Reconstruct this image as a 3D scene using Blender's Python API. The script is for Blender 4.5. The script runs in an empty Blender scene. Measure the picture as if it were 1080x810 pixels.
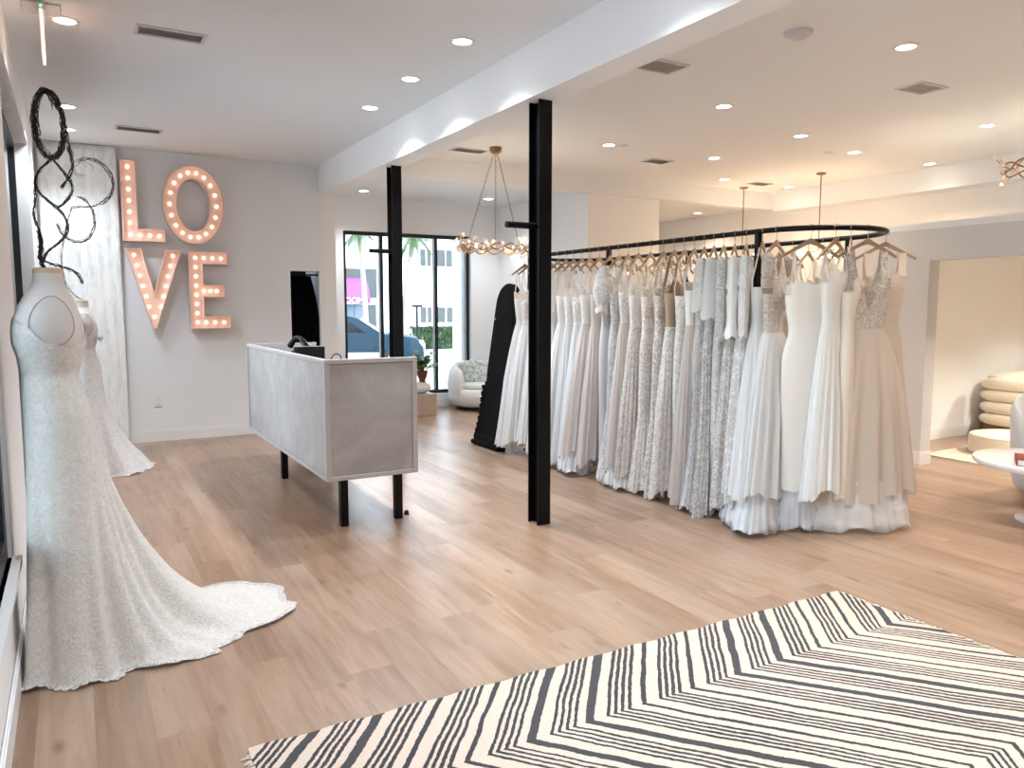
import bpy, math, random
from mathutils import Vector, Matrix
PI = math.pi
sc = bpy.context.scene
COL = sc.collection
rnd = random.Random(7)

# ------------------------------------------------------------------ helpers
class MB:
    def __init__(s): s.v = []; s.f = []; s.m = []; s.mi = 0
    def add(s, vs, fs):
        n = len(s.v); s.v += [tuple(p) for p in vs]
        for f in fs: s.f.append(tuple(i + n for i in f)); s.m.append(s.mi)
        return s
    def box(s, x0, x1, y0, y1, z0, z1, b=0.0):
        if b <= 0:
            v = [(x, y, z) for z in (z0, z1) for y in (y0, y1) for x in (x0, x1)]
            f = [(0, 2, 3, 1), (4, 5, 7, 6), (0, 1, 5, 4), (2, 6, 7, 3), (0, 4, 6, 2), (1, 3, 7, 5)]
            return s.add(v, f)
        def ring(z, i):
            a, c, d, e = x0 + i, x1 - i, y0 + i, y1 - i
            return [(a + b, d, z), (c - b, d, z), (c, d + b, z), (c, e - b, z), (c - b, e, z), (a + b, e, z), (a, e - b, z), (a, d + b, z)]
        return s.loft([ring(z0, b), ring(z0 + b, 0), ring(z1 - b, 0), ring(z1, b)], cap=True)
    def loft(s, rings, cap=True, closed=True):
        n = len(rings[0]); base = len(s.v); s.v += [tuple(p) for r in rings for p in r]
        for k in range(len(rings) - 1):
            for i in range(n if closed else n - 1):
                j = (i + 1) % n
                s.f.append((base + k * n + i, base + k * n + j, base + (k + 1) * n + j, base + (k + 1) * n + i)); s.m.append(s.mi)
        if cap and closed:
            s.f.append(tuple(base + i for i in reversed(range(n)))); s.m.append(s.mi)
            s.f.append(tuple(base + (len(rings) - 1) * n + i for i in range(n))); s.m.append(s.mi)
        return s
    def lathe(s, prof, cx=0, cy=0, n=24, cap=True):
        return s.loft([[(cx + r * math.cos(2 * PI * i / n), cy + r * math.sin(2 * PI * i / n), z) for i in range(n)] for r, z in prof], cap)
    def tube(s, pts, r, n=8, closed=False, cap=True):
        pts = [Vector(p) for p in pts]; rings = []; N = len(pts); up = None
        for i, p in enumerate(pts):
            if closed: t = pts[(i + 1) % N] - pts[i - 1]
            else: t = pts[min(i + 1, N - 1)] - pts[max(i - 1, 0)]
            t = t.normalized() if t.length > 1e-9 else Vector((0, 0, 1))
            if up is None:
                up = Vector((0, 0, 1)) if abs(t.z) < .9 else Vector((1, 0, 0))
            a = t.cross(up)
            if a.length < 1e-5: a = t.cross(Vector((1, 0, 0)))
            a.normalize(); b = a.cross(t); up = b
            rr = r[i] if isinstance(r, (list, tuple)) else r
            rings.append([p + a * (rr * math.cos(2 * PI * k / n)) + b * (rr * math.sin(2 * PI * k / n)) for k in range(n)])
        if closed: rings.append(rings[0]); return s.loft(rings, False)
        return s.loft(rings, cap)
    def ball(s, c, rx, ry=None, rz=None, n=16, m=10, e=1.0, noise=0, seed=0):
        ry = rx if ry is None else ry; rz = rx if rz is None else rz
        R = random.Random(seed); rings = []
        def sp(x): return math.copysign(abs(x) ** e, x)
        for k in range(m + 1):
            ph = -PI / 2 + PI * k / m; rr = max(abs(math.cos(ph)) ** e, 1e-3)
            rings.append([(c[0] + rx * rr * sp(math.cos(2 * PI * i / n)) * (1 + noise * R.uniform(-1, 1)), c[1] + ry * rr * sp(math.sin(2 * PI * i / n)) * (1 + noise * R.uniform(-1, 1)), c[2] + rz * sp(math.sin(ph))) for i in range(n)])
        return s.loft(rings, True)
    def prism(s, poly, h0, h1, plane='xz'):
        """poly of (a, b); extruded along the third axis from h0 to h1"""
        f = {'xz': lambda a, b, h: (a, h, b), 'xy': lambda a, b, h: (a, b, h), 'yz': lambda a, b, h: (h, a, b)}[plane]
        n = len(poly)
        return s.loft([[f(a, b, h0) for a, b in poly], [f(a, b, h1) for a, b in poly]], True)
    def build(s, name, mat, parent=None, smooth=False, loc=None, rz=0, fix=True):
        me = bpy.data.meshes.new(name); me.from_pydata(s.v, [], s.f)
        mats = mat if isinstance(mat, (list, tuple)) else [mat]
        for m in mats: me.materials.append(m)
        if len(mats) > 1: me.polygons.foreach_set('material_index', s.m)
        if smooth: me.polygons.foreach_set('use_smooth', [True] * len(me.polygons))
        me.validate(); me.update()
        if fix:
            import bmesh
            bm = bmesh.new(); bm.from_mesh(me); bmesh.ops.recalc_face_normals(bm, faces=bm.faces)
            if smooth:
                for e in bm.edges:
                    if len(e.link_faces) == 2 and e.calc_face_angle(0) > .85: e.smooth = False
            bm.to_mesh(me); bm.free()
        o = bpy.data.objects.new(name, me); COL.objects.link(o)
        if parent is not None: o.parent = parent
        if loc: o.location = loc
        o.rotation_euler.z = rz
        return o

def tag(o, label=None, cat=None, group=None, kind=None):
    if label: o['label'] = label
    if cat: o['category'] = cat
    if group: o['group'] = group
    if kind: o['kind'] = kind
    return o
def empty(name, label, cat, loc=(0, 0, 0), rz=0, group=None):
    o = bpy.data.objects.new(name, None); COL.objects.link(o); o.location = loc; o.rotation_euler.z = rz
    o.empty_display_size = .1
    return tag(o, label, cat, group)
def struct(name, mb, mat, **k):
    return tag(mb.build(name, mat, **k), kind='structure')
KIDS = {}
def copy_tree(o, parent=None):
    c = o.copy(); COL.objects.link(c); c.parent = parent
    for ch in [x for x in bpy.data.objects if x.parent == o]: copy_tree(ch, c)
    return c

# ------------------------------------------------------------------ materials
class NT:
    def __init__(s, name):
        s.m = bpy.data.materials.new(name); s.m.use_nodes = True; s.t = s.m.node_tree; s.N = s.t.nodes; s.L = s.t.links
        s.b = s.N['Principled BSDF']; s.out = s.N['Material Output']
    def n(s, ty, ins=None, **props):
        x = s.N.new(ty)
        for k, v in props.items(): setattr(x, k, v)
        for k, v in (ins or {}).items():
            if isinstance(v, bpy.types.NodeSocket): s.L.new(v, x.inputs[k])
            else: x.inputs[k].default_value = v
        return x
    def math(s, op, a, b=None, c=None):
        x = s.N.new('ShaderNodeMath'); x.operation = op
        for i, v in enumerate((a, b, c)):
            if v is None: continue
            if isinstance(v, bpy.types.NodeSocket): s.L.new(v, x.inputs[i])
            else: x.inputs[i].default_value = v
        return x.outputs[0]
    def mix(s, f, a, b):
        x = s.N.new('ShaderNodeMix'); x.data_type = 'RGBA'
        for i, v in ((0, f), (6, a), (7, b)):
            if isinstance(v, bpy.types.NodeSocket): s.L.new(v, x.inputs[i])
            else: x.inputs[i].default_value = v
        return x.outputs[2]
    def ramp(s, f, stops, const=False):
        x = s.N.new('ShaderNodeValToRGB'); cr = x.color_ramp
        if const: cr.interpolation = 'CONSTANT'
        while len(cr.elements) < len(stops): cr.elements.new(.5)
        for e, (p, c) in zip(cr.elements, stops): e.position = p; e.color = c if len(c) == 4 else (*c, 1)
        s.L.new(f, x.inputs[0]); return x.outputs[0]
    def set(s, **k):
        for a, v in k.items():
            i = s.b.inputs[{'col': 'Base Color', 'rough': 'Roughness', 'metal': 'Metallic', 'norm': 'Normal', 'sheen': 'Sheen Weight', 'em': 'Emission Color', 'es': 'Emission Strength', 'alpha': 'Alpha', 'spec': 'Specular IOR Level', 'trans': 'Transmission Weight', 'coat': 'Coat Weight'}[a]]
            if isinstance(v, bpy.types.NodeSocket): s.L.new(v, i)
            else: i.default_value = v
        return s
    def bump(s, h, strength=.3, dist=.01):
        return s.n('ShaderNodeBump', {'Height': h, 'Strength': strength, 'Distance': dist}).outputs[0]
    def obj(s): return s.n('ShaderNodeTexCoord').outputs['Object']
    def noise(s, vec, scale, detail=3, rough=.5, dist=0):
        return s.n('ShaderNodeTexNoise', {'Vector': vec, 'Scale': scale, 'Detail': detail, 'Roughness': rough, 'Distortion': dist}).outputs[0]
    def map(s, vec, sc=(1, 1, 1), rot=(0, 0, 0), loc=(0, 0, 0)):
        return s.n('ShaderNodeMapping', {'Vector': vec, 'Scale': sc, 'Rotation': rot, 'Location': loc}).outputs[0]

def C4(c): return (c[0], c[1], c[2], 1)
def plain(name, col, rough=.5, metal=0, bump=0, bscale=60, sheen=0, spec=.5, var=0):
    t = NT(name); t.set(col=C4(col), rough=rough, metal=metal, spec=spec, sheen=sheen)
    if var or bump:
        n = t.noise(t.obj(), bscale, 4)
        if var: t.set(col=t.mix(n, C4([c * (1 - var) for c in col]), C4([min(1, c * (1 + var)) for c in col])))
        if bump: t.set(norm=t.bump(n, bump, .004))
    return t.m
def emis(name, col, st):
    t = NT(name); t.set(col=C4(col), em=C4(col), es=st); return t.m

M = {}
M['wall'] = plain('wall_paint', (.855, .855, .855), .75, bump=.06, bscale=180)
M['wall_grey'] = plain('grey_wall_paint', (.66, .66, .67), .75, bump=.06, bscale=180)
M['ceil'] = plain('ceiling_paint', (.82, .845, .865), .85, bump=.05, bscale=120)
M['wall_pale_grey'] = plain('pale_grey_wall_paint', (.80, .825, .85), .75, bump=.06, bscale=180)
M['trim'] = plain('trim_paint', (.82, .82, .82), .4, var=.02, bscale=5)
M['black'] = plain('black_steel', (.002, .002, .0025), .42, 0, bump=.05, bscale=150, spec=.22)
M['frame'] = plain('black_window_frame', (.008, .009, .011), .4, var=.2)
M['black_cloth'] = plain('black_curtain_cloth', (.004, .004, .004), .9, bump=.3, bscale=300, spec=.1)
M['black_wood'] = plain('black_carved_wood', (.004, .004, .004), .8, bump=.4, bscale=50, spec=.1)
M['brass'] = plain('brass', (.30, .19, .085), .4, .85, var=.15, bscale=20)
M['chrome'] = plain('chrome', (.6, .58, .55), .25, 1, var=.1)
M['hook'] = plain('hanger_hook_metal', (.42, .32, .24), .35, .8, var=.1)
M['white_gloss'] = plain('white_lacquer', (.82, .82, .84), .12, var=.02)
M['boucle_white'] = plain('white_boucle', (.78, .77, .75), .95, bump=.9, bscale=160, sheen=.3)
M['boucle_cream'] = plain('cream_boucle', (.78, .69, .56), .95, bump=.9, bscale=130, sheen=.3)
M['boucle_grey'] = plain('grey_boucle', (.50, .51, .54), .95, bump=.9, bscale=130, sheen=.3)
M['linen'] = plain('mannequin_linen', (.66, .60, .56), .85, bump=.2, bscale=400, sheen=.2)
M['linen_plate'] = plain('paler_linen_plate', (.60, .56, .54), .8, bump=.2, bscale=400)
M['linen_seam'] = plain('seam_piping', (.36, .32, .31), .8)
M['form_cap'] = plain('pale_wood_cap', (.62, .47, .29), .5, var=.15, bscale=30)
M['twig'] = plain('black_twig', (.012, .010, .010), .65, bump=.5, bscale=80, var=.3)
M['pot'] = plain('dark_red_ceramic', (.16, .035, .03), .3, var=.3, bscale=12)
M['flower'] = plain('glass_blossom', (.86, .72, .64), .3, var=.1)
M['pebble'] = plain('white_plaster', (.78, .77, .75), .7, bump=.3, bscale=30)
M['vent'] = plain('vent_white_metal', (.62, .61, .60), .45, var=.03)
M['vent_dark'] = plain('vent_dark_inside', (.66, .65, .64), .8, var=.1)
M['warm_wood'] = plain('brown_plinth_wood', (.28, .15, .05), .45, bump=.1, bscale=30, var=.2)
M['lamp_disc'] = emis('downlight_disc', (1, .93, .84), 9)
M['lamp_disc_cool'] = emis('neutral_downlight_disc', (1, .97, .93), 9)
M['bulb'] = emis('marquee_bulb', (1, .83, .66), 1.25)
M['globe'] = emis('pendant_globe', (1, .86, .68), 1.3)
M['led'] = emis('green_indicator', (.1, .9, .4), 2)
M['plastic_w'] = plain('white_plastic', (.8, .8, .79), .4, var=.02)
M['slot'] = plain('dark_slots', (.05, .05, .05), .6)

def mat_marquee():
    t = NT('peach_marquee_metal'); n = t.noise(t.obj(), 9, 2)
    t.set(col=t.mix(n, C4((.89, .63, .54)), C4((.92, .70, .61))), rough=.5); return t.m
M['marquee'] = mat_marquee()
M['marquee_rim'] = plain('pale_pink_rim', (.90, .66, .58), .45, var=.05, bscale=8)

def mat_glass():
    t = NT('window_glass'); t.N.remove(t.b)
    tr = t.n('ShaderNodeBsdfTransparent', {'Color': (.90, .955, .97, 1)}); g = t.n('ShaderNodeBsdfGlossy', {'Roughness': .02, 'Color': (1, 1, 1, 1)})
    f = t.n('ShaderNodeFresnel', {'IOR': 1.45})
    x = t.n('ShaderNodeMixShader', {0: f.outputs[0], 1: tr.outputs[0], 2: g.outputs[0]}); t.L.new(x.outputs[0], t.out.inputs[0]); return t.m
M['glass'] = mat_glass()

def mat_floor():
    t = NT('oak_planks'); o = t.obj()
    s = t.n('ShaderNodeSeparateXYZ', {0: o})
    X, Y = s.outputs[0], s.outputs[1]
    W, Lh = .19, 1.52
    col = t.math('FLOOR', t.math('DIVIDE', X, W))
    wn = t.n('ShaderNodeTexWhiteNoise', {'W': col}, noise_dimensions='1D').outputs['Value']
    yy = t.math('ADD', t.math('DIVIDE', Y, Lh), t.math('MULTIPLY', wn, 7.3))
    row = t.math('FLOOR', yy)
    cid = t.n('ShaderNodeCombineXYZ', {0: col, 1: row}).outputs[0]
    w2 = t.n('ShaderNodeTexWhiteNoise', {'Vector': cid}, noise_dimensions='2D')
    rv = w2.outputs['Value']
    fx = t.math('FRACT', t.math('DIVIDE', X, W)); fy = t.math('FRACT', yy)
    ex = t.math('MULTIPLY', t.math('SUBTRACT', .5, t.math('ABSOLUTE', t.math('SUBTRACT', fx, .5))), W)
    ey = t.math('MULTIPLY', t.math('SUBTRACT', .5, t.math('ABSOLUTE', t.math('SUBTRACT', fy, .5))), Lh)
    seam = t.math('LESS_THAN', t.math('MINIMUM', ex, ey), .0013)
    off = t.n('ShaderNodeCombineXYZ', {0: t.math('MULTIPLY', rv, 31), 1: t.math('MULTIPLY', rv, 57), 2: rv}).outputs[0]
    v = t.n('ShaderNodeVectorMath', {0: o, 1: off}, operation='ADD').outputs[0]
    g1 = t.noise(t.map(v, (14, 1.1, 1)), 1.6, 6, .6, .6)
    g2 = t.noise(t.map(v, (60, 2.0, 1)), 3, 4, .6)
    g3 = t.noise(t.map(v, (2.2, .5, 1)), 1.3, 2)
    base = t.ramp(g1, [(.25, (.215, .130, .083)), (.5, (.315, .200, .132)), (.75, (.40, .268, .186))])
    tone = t.mix(rv, (.80, .78, .76, 1), (1.12, 1.12, 1.12, 1))
    x = t.n('ShaderNodeMix', {0: 1.0, 6: base, 7: tone}, data_type='RGBA', blend_type='MULTIPLY').outputs[2]
    x = t.mix(t.ramp(g3, [(.42, (0, 0, 0)), (.68, (.55, .55, .55))]), x, (.46, .345, .26, 1))
    x = t.mix(t.ramp(g2, [(.35, (.22, .22, .22)), (.6, (0, 0, 0))]), x, (.29, .18, .11, 1))
    # knots
    vo = t.n('ShaderNodeTexVoronoi', {'Vector': t.map(v, (5.2, 2.1, 1)), 'Scale': 1.0, 'Randomness': 1.0})
    kn = t.ramp(vo.outputs['Distance'], [(.015, (.9, .9, .9)), (.14, (0, 0, 0))])
    x = t.mix(kn, x, (.17, .10, .065, 1))
    x = t.mix(t.math('MULTIPLY', seam, .42), x, (.16, .095, .055, 1))
    rr = t.ramp(g2, [(.3, (.36, .36, .36)), (.7, (.27, .27, .27))])
    t.set(col=x, rough=rr, spec=.5, norm=t.bump(t.math('SUBTRACT', g2, t.math('MULTIPLY', seam, 1.2)), .07, .003))
    return t.m
M['floor'] = mat_floor()

def mat_rug():
    t = NT('zigzag_rug_wool'); o = t.obj()
    nz = t.noise(o, 55, 4); nb = t.noise(o, 4, 2)
    s = t.n('ShaderNodeSeparateXYZ', {0: o}); X, Y = s.outputs[0], s.outputs[1]
    tri = t.math('PINGPONG', t.math('SUBTRACT', 2.22, Y), .86)
    u = t.math('SUBTRACT', X, t.math('MULTIPLY', tri, RUG_SLOPE))
    u = t.math('ADD', u, t.math('MULTIPLY', t.math('SUBTRACT', nz, .5), .014))
    u = t.math('ADD', u, t.math('MULTIPLY', t.math('SUBTRACT', nb, .5), .035))
    P = .255
    q = t.math('DIVIDE', t.math('SUBTRACT', u, 1.60), P)
    k = t.math('FLOOR', t.math('ADD', q, .5))
    d = t.math('MULTIPLY', t.math('ABSOLUTE', t.math('SUBTRACT', q, k)), P)
    kk = t.math('FLOORED_MODULO' if False else 'WRAP', t.math('ADD', k, 1), 4, 0)
    thick = t.math('LESS_THAN', kk, 1.5)
    wv = t.math('MULTIPLY', t.noise(o, 1.7, 1), .012)
    w = t.math('ADD', t.math('ADD', .012, t.math('MULTIPLY', thick, .011)), t.math('SUBTRACT', wv, .006))
    prim = t.math('LESS_THAN', d, w)
    fr = t.math('FRACT', q); st = None
    for c in (.34, .47, .60, .73):
        a = t.math('LESS_THAN', t.math('MULTIPLY', t.math('ABSOLUTE', t.math('SUBTRACT', fr, c)), P), t.math('ADD', .0058, t.math('MULTIPLY', wv, .5)))
        st = a if st is None else t.math('MAXIMUM', st, a)
    allm = t.math('MAXIMUM', prim, st)
    fine = t.noise(o, 240, 3)
    dark = t.mix(t.math('ADD', t.math('MULTIPLY', fine, .8), t.math('MULTIPLY', t.math('MULTIPLY', prim, thick), .25)), (.008, .007, .009, 1), (.060, .056, .060, 1))
    wool = t.mix(fine, (.56, .445, .355, 1), (.77, .635, .525, 1))
    h = t.math('ADD', t.math('MULTIPLY', allm, .8), t.math('MULTIPLY', fine, .8))
    t.set(col=t.mix(allm, wool, dark), rough=.95, sheen=.15, norm=t.bump(h, .7, .006)); return t.m
RUG_SLOPE = .82
M['rug'] = mat_rug()
M['fringe'] = plain('rug_fringe_wool', (.80, .72, .62), .95, var=.2, bscale=90)
M['rug_cream'] = plain('cream_rug_wool', (.74, .66, .54), .95, bump=.6, bscale=90, var=.18)

def mat_fabric(name, a, b=None, scale=38, lo=.47, hi=.55, pleat=0, rough=.75, bump=.25, trans=.25, kind='noise', sheen=.25, bead=0, alpha=0):
    """wedding gown fabrics: A is the ground, B the lace motif"""
    t = NT(name); o = t.obj()
    col = C4(a); h = t.noise(o, 260, 2)
    if b is not None:
        if kind == 'voro':
            v = t.n('ShaderNodeTexVoronoi', {'Vector': t.n('ShaderNodeVectorMath', {0: o, 1: t.n('ShaderNodeTexNoise', {'Vector': o, 'Scale': 9.0}).outputs['Color']}, operation='ADD').outputs[0], 'Scale': scale}, feature='SMOOTH_F1').outputs['Distance']
            f = t.ramp(v, [(lo - .1, (1, 1, 1)), (hi, (0, 0, 0))])
        else:
            f = t.ramp(t.noise(o, scale, 5, .62, 1.6), [(lo, (0, 0, 0)), (hi, (1, 1, 1))])
        col = t.mix(f, C4(a), C4(b)); h = t.math('ADD', h, t.math('MULTIPLY', f, 1.2))
    if bead:
        vb = t.n('ShaderNodeTexVoronoi', {'Vector': o, 'Scale': 210.0}).outputs['Distance']
        fb = t.math('LESS_THAN', vb, .22 * bead); col = t.mix(fb, col, (1, .98, .95, 1))
        t.set(metal=t.math('MULTIPLY', fb, .3))
    t.set(col=col, rough=rough, sheen=sheen, norm=t.bump(h, bump, .004))
    tl = t.n('ShaderNodeBsdfTranslucent', {'Color': col if isinstance(col, bpy.types.NodeSocket) else C4(a)})
    mx = t.n('ShaderNodeMixShader', {0: trans, 1: t.b.outputs[0], 2: tl.outputs[0]})
    last = mx.outputs[0]
    if alpha:
        tp = t.n('ShaderNodeBsdfTransparent', {'Color': (1, 1, 1, 1)})
        last = t.n('ShaderNodeMixShader', {0: alpha, 1: last, 2: tp.outputs[0]}).outputs[0]
    t.L.new(last, t.out.inputs[0]); return t.m
F = {}
F['satin'] = mat_fabric('ivory_satin', (.86, .82, .77), rough=.38, bump=.03, trans=.1, sheen=.1)
F['crepe'] = mat_fabric('white_crepe', (.87, .85, .82), rough=.55, bump=.05, trans=.15)
F['tulle'] = mat_fabric('white_tulle', (.86, .85, .84), rough=.85, bump=.12, trans=.35, alpha=.14)
F['tulle_cool'] = mat_fabric('cool_white_tulle', (.82, .83, .85), rough=.85, bump=.12, trans=.35, alpha=.14)
F['tulle_blush'] = mat_fabric('blush_tulle', (.76, .69, .655), rough=.85, bump=.12, trans=.35, alpha=.14)
F['tulle_champ'] = mat_fabric('champagne_tulle', (.74, .65, .56), rough=.85, bump=.12, trans=.35, alpha=.14)
F['chiffon'] = mat_fabric('pale_grey_chiffon', (.74, .73, .73), rough=.8, bump=.08, trans=.3)
F['lace'] = mat_fabric('white_floral_lace', (0.66, 0.61, 0.57), (0.9, 0.88, 0.86), 26, 0.4, 0.58, bump=.5)
F['lace_fine'] = mat_fabric('fine_white_lace', (0.74, 0.7, 0.67), (0.9, 0.89, 0.87), 40, 0.38, 0.6, bump=.45)
F['lace_taupe'] = mat_fabric('taupe_lace', (0.52, 0.46, 0.425), (0.82, 0.79, 0.76), 24, 0.42, 0.58, bump=.5)
F['lace_grey'] = mat_fabric('silver_grey_lace', (0.58, 0.55, 0.54), (0.85, 0.84, 0.84), 30, 0.4, 0.6, bump=.5)
F['lace_blush'] = mat_fabric('blush_lace', (0.64, 0.55, 0.5), (0.88, 0.84, 0.8), 24, 0.4, 0.58, bump=.5)
F['applique'] = mat_fabric('appliqued_tulle', (.72, .68, .66), (.92, .91, .90), 16, .52, .56, bump=.5)
F['bead'] = mat_fabric('beaded_bodice_lace', (.50, .40, .33), (.80, .74, .67), 50, .40, .58, bump=.6, bead=1)
F['nude'] = mat_fabric('nude_lining', (.42, .29, .20), rough=.7, bump=.05, trans=.1)
F['form_lace'] = mat_fabric('ivory_beaded_lace', (.74, .69, .62), (.87, .85, .81), 42, .36, .62, bump=.6, bead=.6, trans=.12)
F['hem_lace'] = mat_fabric('scalloped_lace_edge', (.36, .31, .29), (.88, .85, .81), 85, .40, .50, bump=.7, trans=.15)
F['cream_satin'] = mat_fabric('cream_satin', (.84, .77, .67), rough=.4, bump=.03, trans=.1, sheen=.1)

def mat_panel():
    t = NT('white_streaked_panel'); o = t.obj()
    a = t.noise(t.map(o, (7, 1, 1.6)), 2.2, 6, .7, 1.0); b = t.noise(t.map(o, (30, 1, 8)), 2.0, 4, .7)
    c = t.ramp(a, [(.35, (.74, .77, .77)), (.5, (.88, .90, .90)), (.62, (.95, .96, .95))])
    c = t.mix(t.ramp(b, [(.60, (0, 0, 0)), (.70, (.45, .45, .45))]), c, (.60, .62, .62, 1))
    t.set(col=c, rough=.55, norm=t.bump(b, .6, .01)); return t.m
M['panel'] = mat_panel()
def mat_desk():
    t = NT('limewashed_desk'); o = t.obj(); a = t.noise(o, 2.6, 5, .6, 1.2); b = t.noise(t.map(o, (3, 3, 14)), 4, 3)
    c = t.ramp(a, [(.3, (.325, .30, .29)), (.5, (.385, .36, .35)), (.7, (.45, .43, .42))])
    t.set(col=c, rough=.55, norm=t.bump(b, .12, .003)); return t.m
M['desk'] = mat_desk()
M['desk_edge'] = plain('pale_desk_edging', (.46, .42, .40), .5, var=.06, bscale=20)
def mat_wood(name, a, b, sc=(2, 2, 20), rough=.5):
    t = NT(name); o = t.obj(); g = t.noise(t.map(o, sc), 2.4, 5, .6, .8)
    t.set(col=t.mix(g, C4(a), C4(b)), rough=rough, norm=t.bump(g, .1, .002)); return t.m
M['hanger'] = mat_wood('pale_beech', (.30, .19, .115), (.44, .30, .19), (20, 20, 3))
M['plinth'] = mat_wood('striped_pale_wood', (.36, .28, .22), (.52, .43, .35), (22, 22, 1.2))
M['sofa_base'] = mat_wood('amber_brown_wood', (.20, .10, .03), (.34, .19, .07), (12, 12, 1))
def mat_pillow():
    t = NT('green_white_pillow_fabric'); o = t.obj(); g = t.noise(o, 16, 5, .6, 2)
    t.set(col=t.ramp(g, [(.42, (.30, .36, .32)), (.54, (.66, .70, .66))]), rough=.9); return t.m
M['pillow'] = mat_pillow()
M['leaf'] = plain('plant_leaf', (.06, .14, .03), .5, var=.5, bscale=14)
M['leaf_light'] = plain('yellow_green_leaf', (.22, .30, .08), .5, var=.4, bscale=14)
M['leaf_dark'] = plain('hedge_leaf', (.035, .09, .03), .7, var=.5, bscale=6)
M['palm_leaf'] = plain('palm_frond', (.05, .10, .03), .6, var=.4, bscale=4)
M['palm_trunk'] = plain('palm_trunk_bark', (.30, .26, .22), .9, var=.25, bscale=14)
M['stucco'] = plain('white_stucco', (.80, .82, .85), .9, bump=.1, bscale=8)
M['asphalt'] = plain('street_concrete', (.50, .50, .50), .9, var=.08, bscale=2)
M['sand'] = plain('dry_ground_cover', (.62, .56, .38), .95, var=.2, bscale=5)
M['dark_glass'] = plain('dark_building_glass', (.035, .045, .05), .45, var=.5, bscale=.8)
M['store_glass'] = plain('blue_store_glass', (.10, .15, .21), .4, var=.4, bscale=.6)
M['awning'] = plain('purple_awning_canvas', (.16, .045, .20), .8, var=.1, bscale=4)
M['car_blue'] = plain('dark_blue_car_paint', (.006, .026, .045), .5, spec=.2, var=.1)
M['car_silver'] = plain('silver_car_paint', (.62, .66, .70), .2, spec=.8, var=.05)
M['car_glass'] = plain('car_window_glass', (.01, .013, .016), .08, spec=.35)
M['tyre'] = plain('tyre_rubber', (.02, .02, .02), .8)
M['rim'] = plain('alloy_rim', (.6, .6, .62), .3, .8)
M['headlamp'] = plain('headlamp_lens', (.8, .8, .82), .1)
M['red_book'] = plain('dark_red_book_cloth', (.22, .03, .03), .5, var=.1)
M['paper'] = plain('book_pages', (.78, .76, .72), .9, var=.05, bscale=200)
M['navy'] = plain('dark_book_spine', (.03, .015, .02), .5)
M['screen'] = plain('black_screen', (.004, .004, .005), .08)
M['silver'] = plain('silver_plastic', (.5, .5, .5), .35, .5)
M['acrylic'] = emis('edge_lit_acrylic', (1, .72, .60), .55)

# ------------------------------------------------------------------ room shell
H = 3.30; HL = 3.06
X0 = -.27
def wbox(name, x0, x1, y0, y1, z0, z1, mat='wall'): return struct(name, MB().box(x0, x1, y0, y1, z0, z1), M[mat])
struct('floor', MB().box(-.5, 13.2, -3.6, 12.2, -.12, 0), M['floor'])
def cutwall_x(name, x0, x1, ys, zs, holes, mat, frontmat=None):
    """wall slab normal to X, cells of the ys/zs grid minus HOLES"""
    mb = MB()
    for i in range(len(ys) - 1):
        for j in range(len(zs) - 1):
            if (i, j) not in holes: mb.box(x0, x1, ys[i], ys[i + 1], zs[j], zs[j + 1])
    return struct(name, mb, M[mat])
def cutwall_y(name, y0, y1, xs, zs, holes, mat):
    mb = MB()
    for i in range(len(xs) - 1):
        for j in range(len(zs) - 1):
            if (i, j) not in holes: mb.box(xs[i], xs[i + 1], y0, y1, zs[j], zs[j + 1])
    return struct(name, mb, M[mat])
cutwall_x('wall_left', X0 - .17, X0, [-3.6, -.9, 3.78, 4.95, 8.15, 9.9], [0, .50, 2.98, 3.5], {(1, 1), (3, 1)}, 'wall')
cutwall_y('wall_far_left', 9.7, 9.88, [X0, 2.37, 2.735, 2.80], [0, 2.0, 3.5], {(1, 0)}, 'wall_pale_grey')
wbox('wall_closet_side', 2.80, 2.95, 9.70, 11.0, 0, 3.5)
wbox('wall_closet_back', 2.0, 2.8, 10.6, 10.7, 0, 2.6, 'black_wood')
wbox('wall_closet_side.001', 2.0, 2.05, 9.88, 10.6, 0, 2.6, 'black_wood')
cutwall_y('wall_far_window', 11.0, 11.2, [2.80, 3.46, 5.52, 6.05], [0, .20, 2.66, 3.5], {(1, 1)}, 'wall')
wbox('wall_alcove_side', 6.05, 6.2, 8.7, 11.0, 0, 3.5)
wbox('wall_far_middle', 6.05, 7.28, 8.56, 8.7, 0, 3.5)
wbox('wall_far_right', 6.05, 13.2, 12.0, 12.15, 0, 3.5)
wbox('wall_right_upper', 9.8, 9.95, 5.46, 12.0, 0, 3.5)
wbox('wall_right', 9.8, 9.95, -3.6, 5.46, 2.34, 3.5)
wbox('wall_back', X0, 9.95, -3.6, -3.45, 0, 3.5)
# fitting room block
cutwall_x('wall_partition', 7.2, 7.36, [-3.45, 1.2, 4.5, 5.46], [0, 2.0, 2.30], {(1, 0)}, 'wall_grey')
wbox('wall_fitting_back', 7.36, 13.2, 5.32, 5.46, 0, 2.34)
wbox('wall_fitting_far', 12.9, 13.1, -3.45, 5.32, 0, 2.34)
wbox('wall_fitting_front', 7.36, 12.9, -3.45, -3.3, 0, 2.34)
wbox('ceiling_fitting_room', 7.2, 13.2, -3.6, 5.46, 2.30, 2.36, 'ceil')
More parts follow.
